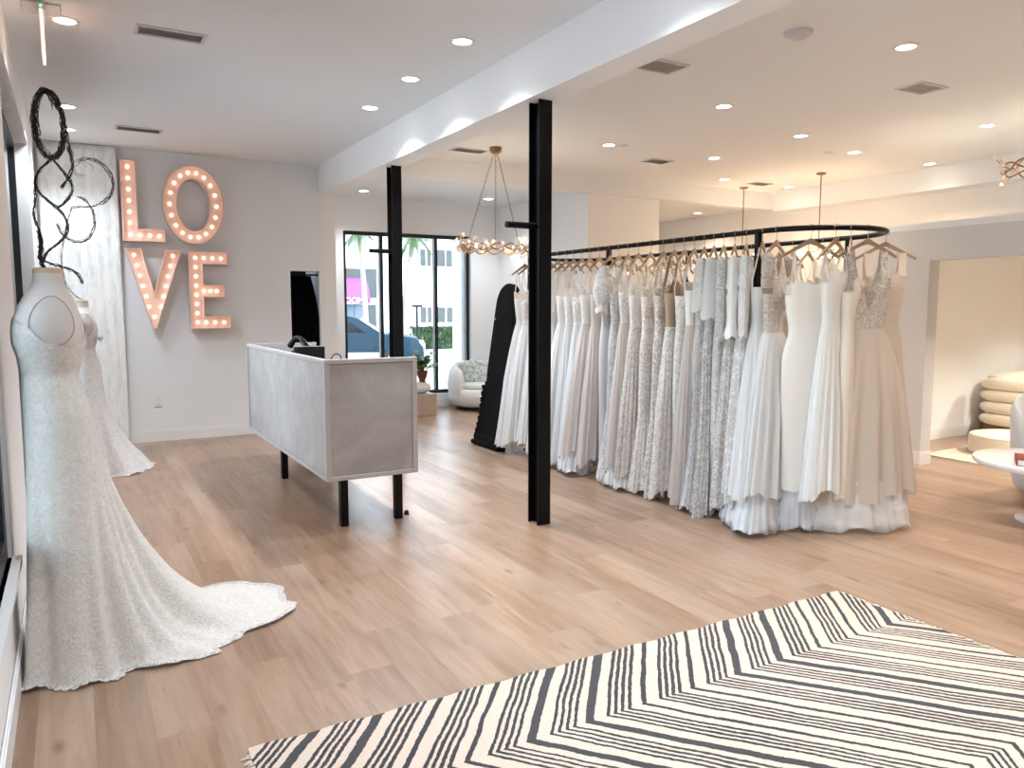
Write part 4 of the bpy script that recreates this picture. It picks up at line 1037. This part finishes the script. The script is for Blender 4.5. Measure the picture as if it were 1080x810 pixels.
# near side, from the far end towards the camera: y, angle, style, mats, kwargs, gown phrase
G = [
 (7.12, 8, 'ball', ['tulle', 'tulle'], dict(hem=.10, vneck=.12, sleeve='strap', lean=-.06), 'white tulle plunging V-neck gown by the mirror', 'white tulle ball gown with plunging beaded V neck beside the black mirror'),
 (7.00, 10, 'ball', ['applique', 'tulle'], dict(hem=.12, lean=-.05), 'appliqued tulle gown beside the black mirror', 'white tulle gown with appliqued bodice, second from the mirror end of the rack'),
 (6.82, 12, 'aline', ['tulle', 'tulle'], dict(hem=.14, lean=-.05), 'white gown half behind the near black column, mirror side', 'plain white tulle gown half hidden behind the near black column, mirror side'),
 (6.62, 12, 'aline', ['lace_fine', 'tulle'], dict(hem=.12, sleeve='strap'), 'lace-topped gown hidden behind the near black column', 'white lace-topped gown mostly hidden behind the near black column'),
 (6.47, 14, 'aline', ['tulle', 'chiffon'], dict(hem=.05, sleeve='half'), 'sheer draped gown just right of the near column', 'sheer white gown with draped half sleeves just right of the near column'),
 (6.33, 15, 'ball', ['tulle', 'tulle'], dict(hem=.24, vneck=.08, under=('tulle_cool', .02, 1.1), sleeve='wide_strap'), 'tulle gown with a puffed layered hem', 'white V-neck tulle gown with puffed layered hem, right of the near column'),
 (6.20, 16, 'aline', ['lace_fine', 'chiffon'], dict(hem=.10), 'thin-strapped grey chiffon gown', 'pale grey chiffon gown with thin straps and fine lace bodice'),
 (6.06, 16, 'aline', ['applique', 'tulle_cool'], dict(hem=.16, under=('tulle_cool', .02, 1.1)), 'cool white sparkling strap gown', 'cool white sparkling tulle gown with floral applique straps'),
 (5.93, 17, 'ball', ['lace_fine', 'tulle_blush'], dict(hem=.25, under=('tulle_cool', .02, 1.05)), 'blush gown with low nude back', 'blush tulle gown with lace bodice and low nude back'),
 (5.78, 18, 'aline', ['tulle_blush', 'tulle_blush'], dict(hem=.15), 'dusty blush plain gown left of the rack post', 'plain dusty blush tulle gown just left of the rack post'),
 (5.62, 18, 'column', ['lace', 'chiffon'], dict(hem=.06, sleeve='puff', wide=1.05), 'puff-sleeved gown under the rack post', 'pale gown with big white ruffled puff sleeves beneath the rack post'),
 (5.49, 19, 'mermaid', ['lace_grey', 'lace_grey'], dict(hem=.05), 'silver grey lace sheath', 'silver grey lace sheath gown just right of the puff-sleeved gown'),
 (5.36, 20, 'aline', ['lace', 'tulle_blush'], dict(hem=.16, under=('tulle', .02, 1.1), sleeve='wide_strap'), 'blush gown with high lace neck', 'blush A-line gown with high white lace neck'),
 (5.22, 20, 'aline', ['lace_fine', 'lace_blush'], dict(hem=.12, under=('tulle_cool', .02, 1.1)), 'pearl-edged blush lace gown', 'blush lace gown with pearl-edged neckline over cool tulle'),
 (5.06, 21, 'mermaid', ['lace_blush', 'lace_blush'], dict(hem=.06), 'narrow blush floral lace gown', 'narrow blush gown covered in white floral lace'),
 (4.90, 22, 'mermaid', ['lace_taupe', 'lace_taupe'], dict(hem=.04, vneck=.10), 'taupe lace gown with deep neck', 'taupe gown with white floral lace and deep neckline'),
 (4.77, 22, 'aline', ['nude', 'lace_blush'], dict(hem=.07, sleeve='wide_strap'), 'gown with nude bodice', 'blush lace skirt gown with bare nude-toned bodice'),
 (4.65, 23, 'column', ['lace', 'lace'], dict(hem=.05, vneck=.05), 'white floral column gown', 'slim column gown in raised white floral lace over taupe'),
 (4.54, 23, 'aline', ['crepe', 'tulle_blush'], dict(hem=.08, sleeve='strap'), 'crossed-strap blush gown', 'blush gown with plain crossed straps left of the cap-sleeved gown'),
 (4.43, 24, 'mermaid', ['lace_fine', 'lace_grey'], dict(hem=.02, sleeve='half', wide=1.1, lean=-.06), 'grey lace gown with scalloped cape sleeves', 'grey lace gown with white scalloped cape sleeves and trailing lace hem'),
 (4.33, 24, 'mermaid', ['tulle', 'lace_taupe'], dict(hem=.03, sleeve='half', wide=1.1), 'taupe gown under a white lace bolero', 'taupe lace gown under a white lace bolero'),
 (4.23, 25, 'column', ['lace_grey', 'lace_grey'], dict(hem=.03, sleeve='long'), 'long-sleeved silver lace gown', 'silver lace gown with long fitted lace sleeves'),
 (4.12, 26, 'aline', ['crepe', 'lace_taupe'], dict(hem=.10, sleeve='long'), 'plain white long-sleeved gown', 'gown with plain white bell sleeves and taupe skirt'),
 (4.01, 26, 'aline', ['lace_fine', 'applique'], dict(hem=.18, sleeve='long', under=('tulle_cool', .02, 1.0)), 'lace long-sleeved gown with open side', 'white lace long-sleeved gown left of the big tulle ball gown'),
 (3.86, 24, 'ball', ['tulle', 'tulle'], dict(hem=.27, vneck=.16, under=('tulle_cool', .015, 1.12), sleeve='wide_strap', lean=-.03, deep=1.15), 'big white plunging ball gown', 'full white tulle ball gown with deep V neck, fluffy skirt left of the satin gown'),
 (3.75, 10, 'ball', ['bead', 'tulle'], dict(hem=.25, vneck=.16, sleeve='cap', under=('tulle_cool', .015, 1.1), deep=1.1), 'beaded sheer-bodice ball gown', 'white tulle gown with sheer beaded plunging bodice just left of the satin gown'),
 (-220, -20, 'column', ['satin', 'satin'], dict(hem=.30, topz=1.70, wide=1.08, n=96, under=('tulle_cool', .012, 1.15)), 'strapless ivory satin gown', 'smooth strapless ivory satin column gown with sweetheart neckline'),
]
for i, (y, ang, st_, mats, kw, short, lab) in enumerate(G):
    kw = dict(kw)
    if 'under' in kw: kw['under'] = (F[kw['under'][0]],) + tuple(kw['under'][1:])
    if y > 0 and 'lean' not in kw and st_ != 'column': kw['lean'] = -.045
    gx, gy = (rail_pt(y), y) if y > 0 else end_pt(-y); ang = ang + (10 if y > 0 else 0)
    gown(gx, gy, A(ang), lab, 'the ' + short, st_, [F[m] for m in mats], seed=i + 1, **kw)
# near end of the oval
E_ = [
 (238, 14, 'aline', ['crepe', 'crepe'], dict(hem=.28, wide=.95, deep=1.0, topz=1.78), 'narrow white crepe gown seen edge-on', 'narrow smooth white crepe gown right of the satin gown, seen edge-on'),
 (250, 34, 'column', ['cream_satin', 'cream_satin'], dict(hem=.25, wide=.62, topz=1.72), 'cream gown behind the beaded bodice', 'cream gown tucked between the white crepe gown and the beaded V-neck gown'),
 (266, -26, 'ball', ['bead', 'tulle_champ'], dict(hem=.24, vneck=.20, sleeve='wide_strap', wide=1.12, under=('tulle', .012, 1.0), n=120, topz=1.74), 'champagne beaded V-neck gown', 'champagne tulle gown with beaded deep V bodice at the rack end'),
 (308, -40, 'aline', ['tulle_champ', 'tulle_champ'], dict(hem=.22, wide=.85, sleeve='wide_strap', topz=1.76, under=('cream_satin', .015, .9)), 'sheer champagne gown at the rack tip', 'sheer plain champagne gown at the right tip of the oval rack'),
]
for i, (deg, ang, st_, mats, kw, short, lab) in enumerate(E_):
    kw = dict(kw); 
    if 'under' in kw: kw['under'] = (F[kw['under'][0]],) + tuple(kw['under'][1:])
    x, y = end_pt(deg); gown(x, y, A(ang), lab, 'the ' + short, st_, [F[m] for m in mats], seed=60 + i, **kw)
# far side of the oval
words_ = ['ivory lace', 'white tulle', 'blush lace', 'cream satin', 'champagne tulle', 'grey lace', 'white crepe', 'taupe lace']
mats_ = [['lace_fine', 'tulle'], ['tulle', 'tulle'], ['lace_blush', 'lace_blush'], ['cream_satin', 'cream_satin'], ['tulle_champ', 'tulle_champ'], ['lace_grey', 'chiffon'], ['crepe', 'crepe'], ['lace_taupe', 'lace_taupe']]
ordn = ['first', 'second', 'third', 'fourth', 'fifth', 'sixth', 'seventh', 'eighth', 'ninth', 'tenth', 'eleventh', 'twelfth', 'thirteenth', 'fourteenth', 'fifteenth', 'sixteenth', 'seventeenth', 'eighteenth', 'nineteenth', 'twentieth', 'twenty-first', 'twenty-second']
for i in range(20):
    y = 4.0 + i * .148; w = words_[(i * 3) % 8]; mm = mats_[(i * 3) % 8]
    gown(RX1, y, A(14 + (i * 7) % 9), w + ' gown on the far side of the oval rack, ' + ordn[i] + ' from its near end', 'the ' + ordn[i] + ' far-side gown from the near end of the rack', ['aline', 'column', 'ball'][i % 3], [F[m] for m in mm], near=False, seed=100 + i, hem=.15, sleeve=[None, 'cap', None, 'wide_strap'][i % 4])

# ------------------------------------------------------------------ seating, plinth, plant
tc = empty('tub_armchair', 'white boucle tub armchair near the far window', 'armchair', (5.36, 10.46, 0), math.radians(-8))
def shell(r0, r1, z0_, z1_, a0, a1, n=40, lean=.0):
    mb = MB(); rings = []
    for i in range(n + 1):
        a = math.radians(a0 + (a1 - a0) * i / n); e = math.sin(PI * i / n) ** .35
        zt_ = z0_ + (z1_ - z0_) * (.72 + .28 * e); c = (r0 + r1) / 2; w = (r1 - r0) / 2; r = []
        for q in range(16):
            b = 2 * PI * q / 16; rad = c + w * math.cos(b) * 1.0; zz = (z0_ + zt_) / 2 + (zt_ - z0_) / 2 * math.copysign(abs(math.sin(b)) ** .5, math.sin(b))
            rad += .07 * math.sin(PI * (zz - z0_) / (z1_ - z0_))
            r.append((rad * math.cos(a), rad * math.sin(a), zz))
        rings.append(r)
    return mb.loft(rings, True)
shell(.27, .40, .06, .72, -35, 215).build('backrest', M['boucle_white'], tc, smooth=True)
MB().lathe([(.30, .05), (.40, .08), (.45, .18), (.44, .28), (.38, .33)], n=40).build('seat_base', M['boucle_white'], tc, smooth=True)
MB().lathe([(.05, .32), (.30, .325), (.335, .35), (.33, .385), (.27, .405), (.05, .41)], 0, -.06, n=40).build('seat_cushion', M['boucle_white'], tc, smooth=True)
MB().lathe([(.33, .0), (.33, .05)], n=36).build('plinth_base', M['black'], tc)
cu = empty('throw_pillow', 'green and white patterned square pillow on the white tub armchair', 'pillow', (5.36, 10.52, .56), math.radians(-20))
MB().ball((0, 0, 0), .20, .07, .19, n=32, m=20, e=.62).build('pillow_cover', M['pillow'], cu, smooth=True)
MB().tube([(.19 * math.copysign(abs(math.cos(a)) ** .4, math.cos(a)), 0, .18 * math.copysign(abs(math.sin(a)) ** .4, math.sin(a))) for a in [2 * PI * i / 60 for i in range(60)]], .005, 6, closed=True).build('piping', M['pillow'], cu)
for o in (x for x in bpy.data.objects if x.parent == cu): o.rotation_euler.x = -.25

pb = empty('display_plinth', 'pale striped wood display plinth behind the desk near the far window', 'plinth', (4.22, 10.25, 0))
MB().box(-.26, .27, -.2, .2, 0, .31, .006).build('box_body', M['plinth'], pb)
MB().box(-.255, .265, -.195, .195, .31, .315, .002).build('top_board', M['plinth'], pb)
ws = MB().ball((4.30, 10.2, .315 + .085), .16, .13, .085, n=24, m=12, noise=.02).build('plaster_bowl', M['pebble'], smooth=True)
tag(ws, 'white rounded plaster vessel on the wooden plinth', 'vessel')
pt = empty('potted_plant', 'leafy green plant in a dark red pot on the wooden plinth', 'plant', (4.33, 10.20, .44))
MB().lathe([(.045, 0), (.06, .02), (.045, .06), (.075, .14), (.085, .20), (.078, .20), (.065, .15)], n=28).build('pot', M['pot'], pt, smooth=True)
R_ = random.Random(11); lf = MB(); stems = MB()
for i in range(46):
    a = R_.uniform(0, 6.28); L = R_.uniform(.12, .33); el = R_.uniform(.15, 1.35); tip = Vector((math.cos(a) * math.cos(el) * L * 1.0, math.sin(a) * math.cos(el) * L, .19 + math.sin(el) * L)); p0 = Vector((0, 0, .17))
    mid = p0.lerp(tip, .5) + Vector((0, 0, .04)); stems.tube([p0, mid, tip], .003, 5)
    for k in range(7):
        t_ = .3 + .7 * k / 6; c = p0.lerp(mid, t_ * 2) if t_ < .5 else mid.lerp(tip, t_ * 2 - 1); b = R_.uniform(0, 6.28); d = Vector((math.cos(b), math.sin(b), R_.uniform(-.3, .8))).normalized(); s = d.cross(Vector((0, 0, 1))).normalized(); l = R_.uniform(.05, .09)
        up_ = s.cross(d)
        lf.mi = 1 if R_.random() < .35 else 0
        lf.add([c, c + d * l * .35 + s * l * .3 + up_ * .004, c + d * l * .75 + s * l * .25, c + d * l, c + d * l * .75 - s * l * .25, c + d * l * .35 - s * l * .3 + up_ * .004], [(0, 1, 2, 3), (0, 3, 4, 5)])
stems.build('stems', M['leaf'], pt); lf.build('foliage', [M['leaf'], M['leaf_light']], pt, fix=False)

# fitting room sofa, ottoman
so = empty('channel_sofa', 'cream boucle sofa with stacked roll arms inside the fitting room', 'sofa', (10.3, 4.9, 0))
def roll(x0, x1, y, z, r, par, name, ry=None):
    mb = MB(); ry = ry or r; rings = []; n = 20
    for t_, q in ((0, .15), (.02, .6), (.06, .86), (.12, 1), (.88, 1), (.94, .86), (.98, .6), (1, .15)):
        rings.append([(x0 + (x1 - x0) * t_ if (x1 - x0) < .6 else (x0 + (t_ * 2.5 * .25 if t_ < .5 else (x1 - x0) - (1 - t_) * 2.5 * .25)), y + ry * q * math.cos(2 * PI * i / n), z + r * q * math.sin(2 * PI * i / n)) for i in range(n)])
    return mb.loft(rings).build(name, M['boucle_cream'], par, smooth=True)
for k, z in enumerate((.245, .385, .52, .655)):
    MB().ball((-.90, -.12, z), .145, .36, .078, n=24, m=12, e=.7).build('arm_roll', M['boucle_cream'], so, smooth=True)
MB().ball((.32, -.05, .245), 1.12, .42, .085, n=40, m=14, e=.35).build('seat_roll', M['boucle_cream'], so, smooth=True)
MB().ball((-.30, -.12, .41), .43, .30, .095, n=28, m=14, e=.5).build('seat_cushion', M['boucle_cream'], so, smooth=True)
MB().ball((.60, -.12, .41), .43, .30, .095, n=28, m=14, e=.5).build('seat_cushion', M['boucle_cream'], so, smooth=True)
for z in (.55, .68): MB().ball((.42, .22, z), 1.15, .12, .075, n=40, m=12, e=.4).build('back_roll', M['boucle_cream'], so, smooth=True)
MB().box(-.78, 1.3, -.30, .28, 0, .17, .01).build('base', M['sofa_base'], so)
ot = empty('round_ottoman', 'low round cream ottoman in front of the fitting room sofa', 'ottoman', (8.52, 4.30, .012))
MB().lathe([(.40, 0), (.415, .015), (.418, .18), (.40, .205), (.36, .212), (.02, .215)], n=48).build('drum', M['boucle_cream'], ot, smooth=True)
MB().tube([(.409 * math.cos(2 * PI * i / 60), .409 * math.sin(2 * PI * i / 60), .197) for i in range(60)], .004, 6, closed=True).build('piping', M['boucle_cream'], ot)

# round table, book and grey chair at the right edge
tb = empty('round_table', 'glossy white round table cut by the right edge of the photo', 'table', (6.10, 2.80, 0))
MB().lathe([(.46, .405), (.50, .41), (.51, .43), (.505, .447), (.49, .45), (.02, .45)], n=72).build('table_top', M['white_gloss'], tb, smooth=True)
MB().lathe([(.22, 0), (.22, .012), (.05, .04), (.04, .2), (.05, .38), (.16, .405)], n=36).build('pedestal', M['white_gloss'], tb, smooth=True)
bk = empty('hardback_book', 'dark red hardback book lying on the white round table', 'book', (5.66, 2.83, .451), math.radians(-60))
MB().box(0, .22, 0, .28, 0, .004).box(0, .22, 0, .28, .042, .046).box(-.003, .004, 0, .28, 0, .046).build('cover', M['red_book'], bk)
MB().box(.006, .213, .006, .274, .004, .042).build('pages', M['paper'], bk)
gc = empty('barrel_chair', 'pale grey boucle barrel chair behind the white round table', 'armchair', (6.98, 3.10, 0), math.radians(-60))
mb = MB(); rings = []
for i in range(41):
    a = math.radians(-40 + 260 * i / 40); e = math.sin(PI * i / 40) ** .3; r = []
    for q in range(18):
        b = 2 * PI * q / 18; zt_ = .34 + .46 * e; zz = .05 + zt_ / 2 + (zt_ / 2) * math.copysign(abs(math.sin(b)) ** .55, math.sin(b)); rad = .34 + .055 * math.cos(b) + .05 * (zz / .8) ** 2
        r.append((rad * math.cos(a), rad * math.sin(a), zz))
    rings.append(r)
mb.loft(rings, True).build('barrel_back', M['boucle_grey'], gc, smooth=True)
MB().lathe([(.28, .05), (.33, .08), (.33, .36), (.28, .42), (.05, .43)], n=36).build('seat', M['boucle_grey'], gc, smooth=True)
MB().lathe([(.27, 0), (.27, .05)], n=30).build('base', M['black'], gc)

# ------------------------------------------------------------------ outside
GZ = -.35
struct('ground_street', MB().box(-60, 90, 12.6, 140, GZ - .2, GZ), M['asphalt'])
struct('ground_pavement', MB().box(-8, 14, 11.2, 14.6, -.32, -.10), M['stucco'])
struct('ground_side', MB().box(-60, -.45, -60, 11.2, -.5, -.15), M['asphalt'])
struct('ground_planting', MB().box(3, 26, 14.6, 19.5, GZ - .1, GZ + .10), M['sand'])
struct('wall_outside_pier', MB().box(5.62, 5.86, 11.55, 11.9, -.1, 3.6), M['stucco'])
bd = empty('apartment_building', 'white stucco building across the street seen through the far window', 'building', (16, 40, GZ))
def bw(x0, x1, z0_, z1_, nm='window', mat='dark_glass', y=0, th=.12):
    o = MB().box(x0 - 16, x1 - 16, -y - th, -y, z0_ - GZ, z1_ - GZ).build(nm, M[mat], bd); return o
MB().box(-26, 34, 0, 10, -.6, 13).build('facade', M['stucco'], bd)
for z0_, z1_ in ((3.85, 4.75), (.70, 1.55), (7.0, 8.0)):
    for x0_, x1_ in ((16.95, 17.55), (17.95, 18.9), (19.1, 19.35), (21.5, 23), (24.5, 26)):
        o = bw(x0_, x1_, z0_, z1_); xm = (x0_ + x1_) / 2 - 16
        MB().box(xm - .03, xm + .03, -.15, -.12, z0_ - GZ, z1_ - GZ).build('mullion', M['stucco'], o)
bw(11.6, 14.35, 2.05, 3.60)
bw(11.4, 13.0, .15, 1.68, 'shop_front', 'store_glass'); bw(13.08, 13.5, .15, 1.68, 'shop_front', 'store_glass'); bw(13.58, 14.3, .15, 1.68, 'shop_front', 'dark_glass')
bw(11.4, 14.5, 1.70, 1.95, 'fascia', 'stucco')
aw = MB(); prof = [(0, 1.35), (-.25, 1.25), (-.55, 1.0), (-.8, .65), (-.95, .25), (-.95, 0)]
aw.loft([[(x, p[0] - (0), p[1]) for p in prof] + [(x, 0, 0)] for x in (-5.2, -3.0, -2.35)], True)
awo = aw.build('shop_awning', M['awning'], loc=(16, 39.86, 1.75)); tag(awo, 'purple curved shop awning with white letters across the street', 'awning')
fc = bpy.data.curves.new('lettering', 'FONT'); fc.body = 'ROOM'; fc.size = .42; fc.extrude = .01; _t = bpy.data.objects.new('lettering', fc); COL.objects.link(_t); bpy.context.view_layer.update(); _me = bpy.data.meshes.new_from_object(_t.evaluated_get(bpy.context.evaluated_depsgraph_get())); bpy.data.objects.remove(_t); fo = bpy.data.objects.new('lettering', _me); COL.objects.link(fo); fo.parent = awo; _me.materials.clear(); _me.materials.append(M['stucco'])
fo.location = (-4.0, -.97, .02); fo.rotation_euler = (PI / 2, 0, 0)
# palms
def palm(x, y, h, lab, bend=.6, seed=1, fr=2.0):
    g = empty('palm_tree', lab, 'tree', (x, y, GZ), group='palms across the street'); R_ = random.Random(seed)
    pts = [(bend * (k / 10) ** 2, 0, h * k / 10) for k in range(11)]
    MB().tube(pts, [.13 - .004 * k + .006 * (k % 2) for k in range(11)], 12).build('trunk', M['palm_trunk'], g, smooth=True)
    mb = MB(); top = Vector(pts[-1])
    for i in range(30):
        a = R_.uniform(0, 6.28); el = R_.uniform(-.4, 1.2); L = fr * R_.uniform(.8, 1.1); d = Vector((math.cos(a), math.sin(a), 0)); P = []
        for k in range(9):
            t_ = k / 8; P.append(top + d * L * t_ * math.cos(el * (1 - t_ * .3)) + Vector((0, 0, L * (math.sin(el) * t_ - .75 * t_ * t_))))
        s = d.cross(Vector((0, 0, 1)))
        for k in range(8):
            for e in (-1, 1):
                for u in (0, .5):
                    c = P[k].lerp(P[k + 1], u); l = .55 * fr / 2 * math.sin(PI * (k + 1.2) / 10.5)
                    q = c + s * e * l * .75 + (P[k + 1] - P[k]).normalized() * l * .45 - Vector((0, 0, l * .45)); w = (P[k + 1] - P[k]) * .2
                    mb.add([c - w, c + w, q], [(0, 1, 2)])
        mb.tube(P, .015, 4)
    mb.build('crown', M['palm_leaf'], g, fix=False)
palm(10.35, 26.0, 4.45, 'leaning palm with green crown right of the far black column, seen outside', bend=.42, seed=3, fr=.85)
palm(11.35, 33.0, 5.2, 'thin palm seen outside between the window edge and mullion', bend=-.25, seed=6, fr=.8)
lp = empty('street_lamp', 'slim dark lamp post outside, right of the leaning palm', 'street lamp', (12.7, 30.4, GZ))
MB().tube([(0, 0, 0), (0, 0, 1.9)], .05, 10).build('post', M['black'], lp, smooth=True)
MB().box(-.22, .22, -.1, .1, 1.9, 2.0, .02).build('lamp_head', M['black'], lp)
def bush(x, y, w, d, h, lab, mat, name, cat, seed, dens=600):
    g = empty(name, lab, cat, (x, y, GZ)); R_ = random.Random(seed)
    MB().box(-w * .42, w * .42, -d * .42, d * .42, 0, h * .9, .1).build('woody_core', M[mat], g)
    mb = MB()
    for i in range(dens):
        p = Vector((R_.uniform(-w / 2, w / 2), R_.uniform(-d / 2, d / 2), R_.uniform(.05, h))); q = R_.random()
        if q < .5: p.y = -d / 2 + R_.uniform(0, .15)
        elif q < .8: p.z = h - R_.uniform(0, .15)
        n1 = Vector((R_.uniform(-1, 1), R_.uniform(-1, 1), R_.uniform(-1, 1))).normalized(); n2 = n1.cross(Vector((.3, .5, .8))).normalized(); l = R_.uniform(.06, .14)
        mb.add([p - n1 * l, p + n2 * l * .5, p + n1 * l, p - n2 * l * .5], [(0, 1, 2, 3)])
    mb.build('foliage', M[mat], g, fix=False)
bush(14.6, 32.5, 2.6, 1.2, 1.0, 'clipped dark green hedge across the street', 'leaf_dark', 'clipped_hedge', 'hedge', 4, 1600)
bush(16.3, 32.2, .6, .9, 1.5, 'yellow-green shrub at the right end of the hedge', 'leaf_light', 'tall_shrub', 'shrub', 5, 500)
bush(9.1, 18.0, .5, .5, .35, 'small round shrub in the sandy strip outside', 'leaf_light', 'low_shrub', 'shrub', 6, 150)
# cars
def car(x, y, rz, paint, lab, suv=True):
    g = empty('parked_car', lab, 'car', (x, y, GZ), rz)
    L, Wd = 4.7, 1.85
    side = [(-2.35, .42), (-2.33, .95), (-2.1, 1.05), (-1.2, 1.08), (-.05, 1.12), (.9, 1.10), (1.6, 1.04), (2.15, .95), (2.33, .75), (2.36, .42), (1.95, .30), (-1.95, .30)]
    secs = []
    for w, k in ((-.925, .0), (-.90, .05), (0, .07), (.90, .05), (.925, 0)):
        secs.append([(px_ * (1 - .0 * k), w, pz + (k if pz > .9 else 0) - (.04 if abs(w) > .91 and pz > .9 else 0)) for px_, pz in side])
    MB().loft(secs).build('body', M[paint], g, smooth=True)
    cab = [(-1.95 if suv else -1.5, 1.06), (-1.75 if suv else -1.0, 1.62 if suv else 1.42), (-1.3, 1.70 if suv else 1.44), (.05, 1.68 if suv else 1.44), (.45, 1.58 if suv else 1.38), (1.15, 1.10)]
    MB().loft([[(a, w * (1 - .14 * max(0, b - 1.06) / .6), b) for a, b in cab] for w in (-.86, -.80, .80, .86)]).build('cabin', M[paint], g, smooth=True)
    for s in (-1, 1):
        gl = [[(-1.65, 1.14), (-1.5, 1.52), (-.62, 1.54), (-.62, 1.14)], [(-.54, 1.14), (-.54, 1.54), (.12, 1.53), (.72, 1.14)]]
        for q in gl:
            MB().prism([(a, (b - 1.06) * (1 if suv else .66) + 1.06) for a, b in q], s * .80 , s * .872, 'xz').build('side_window', M['car_glass'], g)
    MB().add([(.52, -.68, 1.55 if suv else 1.34), (.52, .68, 1.55 if suv else 1.34), (1.13, .76, 1.14), (1.13, -.76, 1.14), (.50, -.68, 1.54 if suv else 1.33), (.50, .68, 1.54 if suv else 1.33), (1.10, .76, 1.13), (1.10, -.76, 1.13)], [(0, 1, 2, 3), (4, 7, 6, 5)]).build('windscreen', M['car_glass'], g)
    for sx in (-1.45, 1.5):
        for s in (-1, 1):
            wh = MB().lathe([(.20, -.11), (.34, -.10), (.36, -.05), (.36, .05), (.34, .10), (.20, .11)], n=28).build('wheel', M['tyre'], g, smooth=True)
            wh.location = (sx, s * .86, .36); wh.rotation_euler.x = PI / 2
            hub = MB().lathe([(.02, -.115), (.21, -.112), (.21, .112), (.02, .115)], n=24).build('hub', M['rim'], wh)
    for s in (-1, 1): MB().box(2.2, 2.38, s * .62 - .2, s * .62 + .2, .72, .88, .02).build('headlight', M['headlamp'], g)
    for s in (-1, 1): MB().box(-1.08, 1.1, s * .925 - .012, s * .925 + .012, .40, .60, .006).build('side_trim', M['silver'], g)
    MB().box(2.33, 2.40, -.45, .45, .55, .85, .02).build('grille', M['rim'], g)
    MB().box(2.25, 2.46, -.88, .88, .36, .52, .03).build('bumper', M['silver'], g)
car(7.0, 22.4, math.radians(-22), 'car_blue', 'dark blue off-road car parked outside, seen through the far window')
car(5.3, 26.5, math.radians(170), 'car_silver', 'pale silver car parked behind the dark blue car', suv=False)

# ------------------------------------------------------------------ light and camera
w = bpy.data.worlds.new('World'); sc.world = w; w.use_nodes = True; nt = w.node_tree
sky = nt.nodes.new('ShaderNodeTexSky'); sky.sky_type = 'NISHITA'; sky.sun_elevation = math.radians(52); sky.sun_rotation = math.radians(150); sky.sun_disc = False; sky.air_density = 1.2; sky.dust_density = 1.5; sky.ozone_density = 1.5
hs = nt.nodes.new('ShaderNodeHueSaturation'); hs.inputs['Saturation'].default_value = .5; nt.links.new(sky.outputs[0], hs.inputs['Color']); nt.links.new(hs.outputs[0], nt.nodes['Background'].inputs[0]); nt.nodes['Background'].inputs[1].default_value = .60
sun = bpy.data.lights.new('sun', 'SUN'); sun.energy = 1.1; sun.angle = .009; sun.color = (1, .96, .9); so_ = bpy.data.objects.new('sun', sun); COL.objects.link(so_)
d = Vector((-.35, .62, -.95)); so_.rotation_euler = d.to_track_quat('-Z', 'Y').to_euler()
def portal(loc, rot, sx, sy):
    l = bpy.data.lights.new('window_portal', 'AREA'); l.shape = 'RECTANGLE'; l.size = sx; l.size_y = sy; l.cycles.is_portal = True
    o = bpy.data.objects.new('window_portal', l); COL.objects.link(o); o.location = loc; o.rotation_euler = rot
portal((-.42, 1.44, 1.74), (0, -PI / 2, 0), 2.48, 4.68)
portal((-.42, 6.55, 1.74), (0, -PI / 2, 0), 2.48, 3.2)
portal((4.49, 11.15, 1.43), (-PI / 2, 0, 0), 2.06, 2.46)

cam = bpy.data.cameras.new('camera'); cam.sensor_width = 36; cam.lens = 27; cam.clip_start = .02; cam.clip_end = 500
co = bpy.data.objects.new('camera', cam); COL.objects.link(co); co.location = (0, 0, 1.55)
co.rotation_euler = (math.radians(90) - math.atan(81 / 810), 0, math.radians(-29.7)); sc.camera = co
sc.view_settings.view_transform = 'Standard'; sc.view_settings.look = 'None'; sc.view_settings.gamma = 1; sc.view_settings.use_curve_mapping = False
sc.view_settings.exposure = 1.16
sc.cycles.use_denoising = True; sc.cycles.max_bounces = 8; sc.cycles.diffuse_bounces = 5; sc.cycles.transparent_max_bounces = 12
sc.cycles.sample_clamp_indirect = 6; sc.cycles.caustics_reflective = False; sc.cycles.caustics_refractive = False
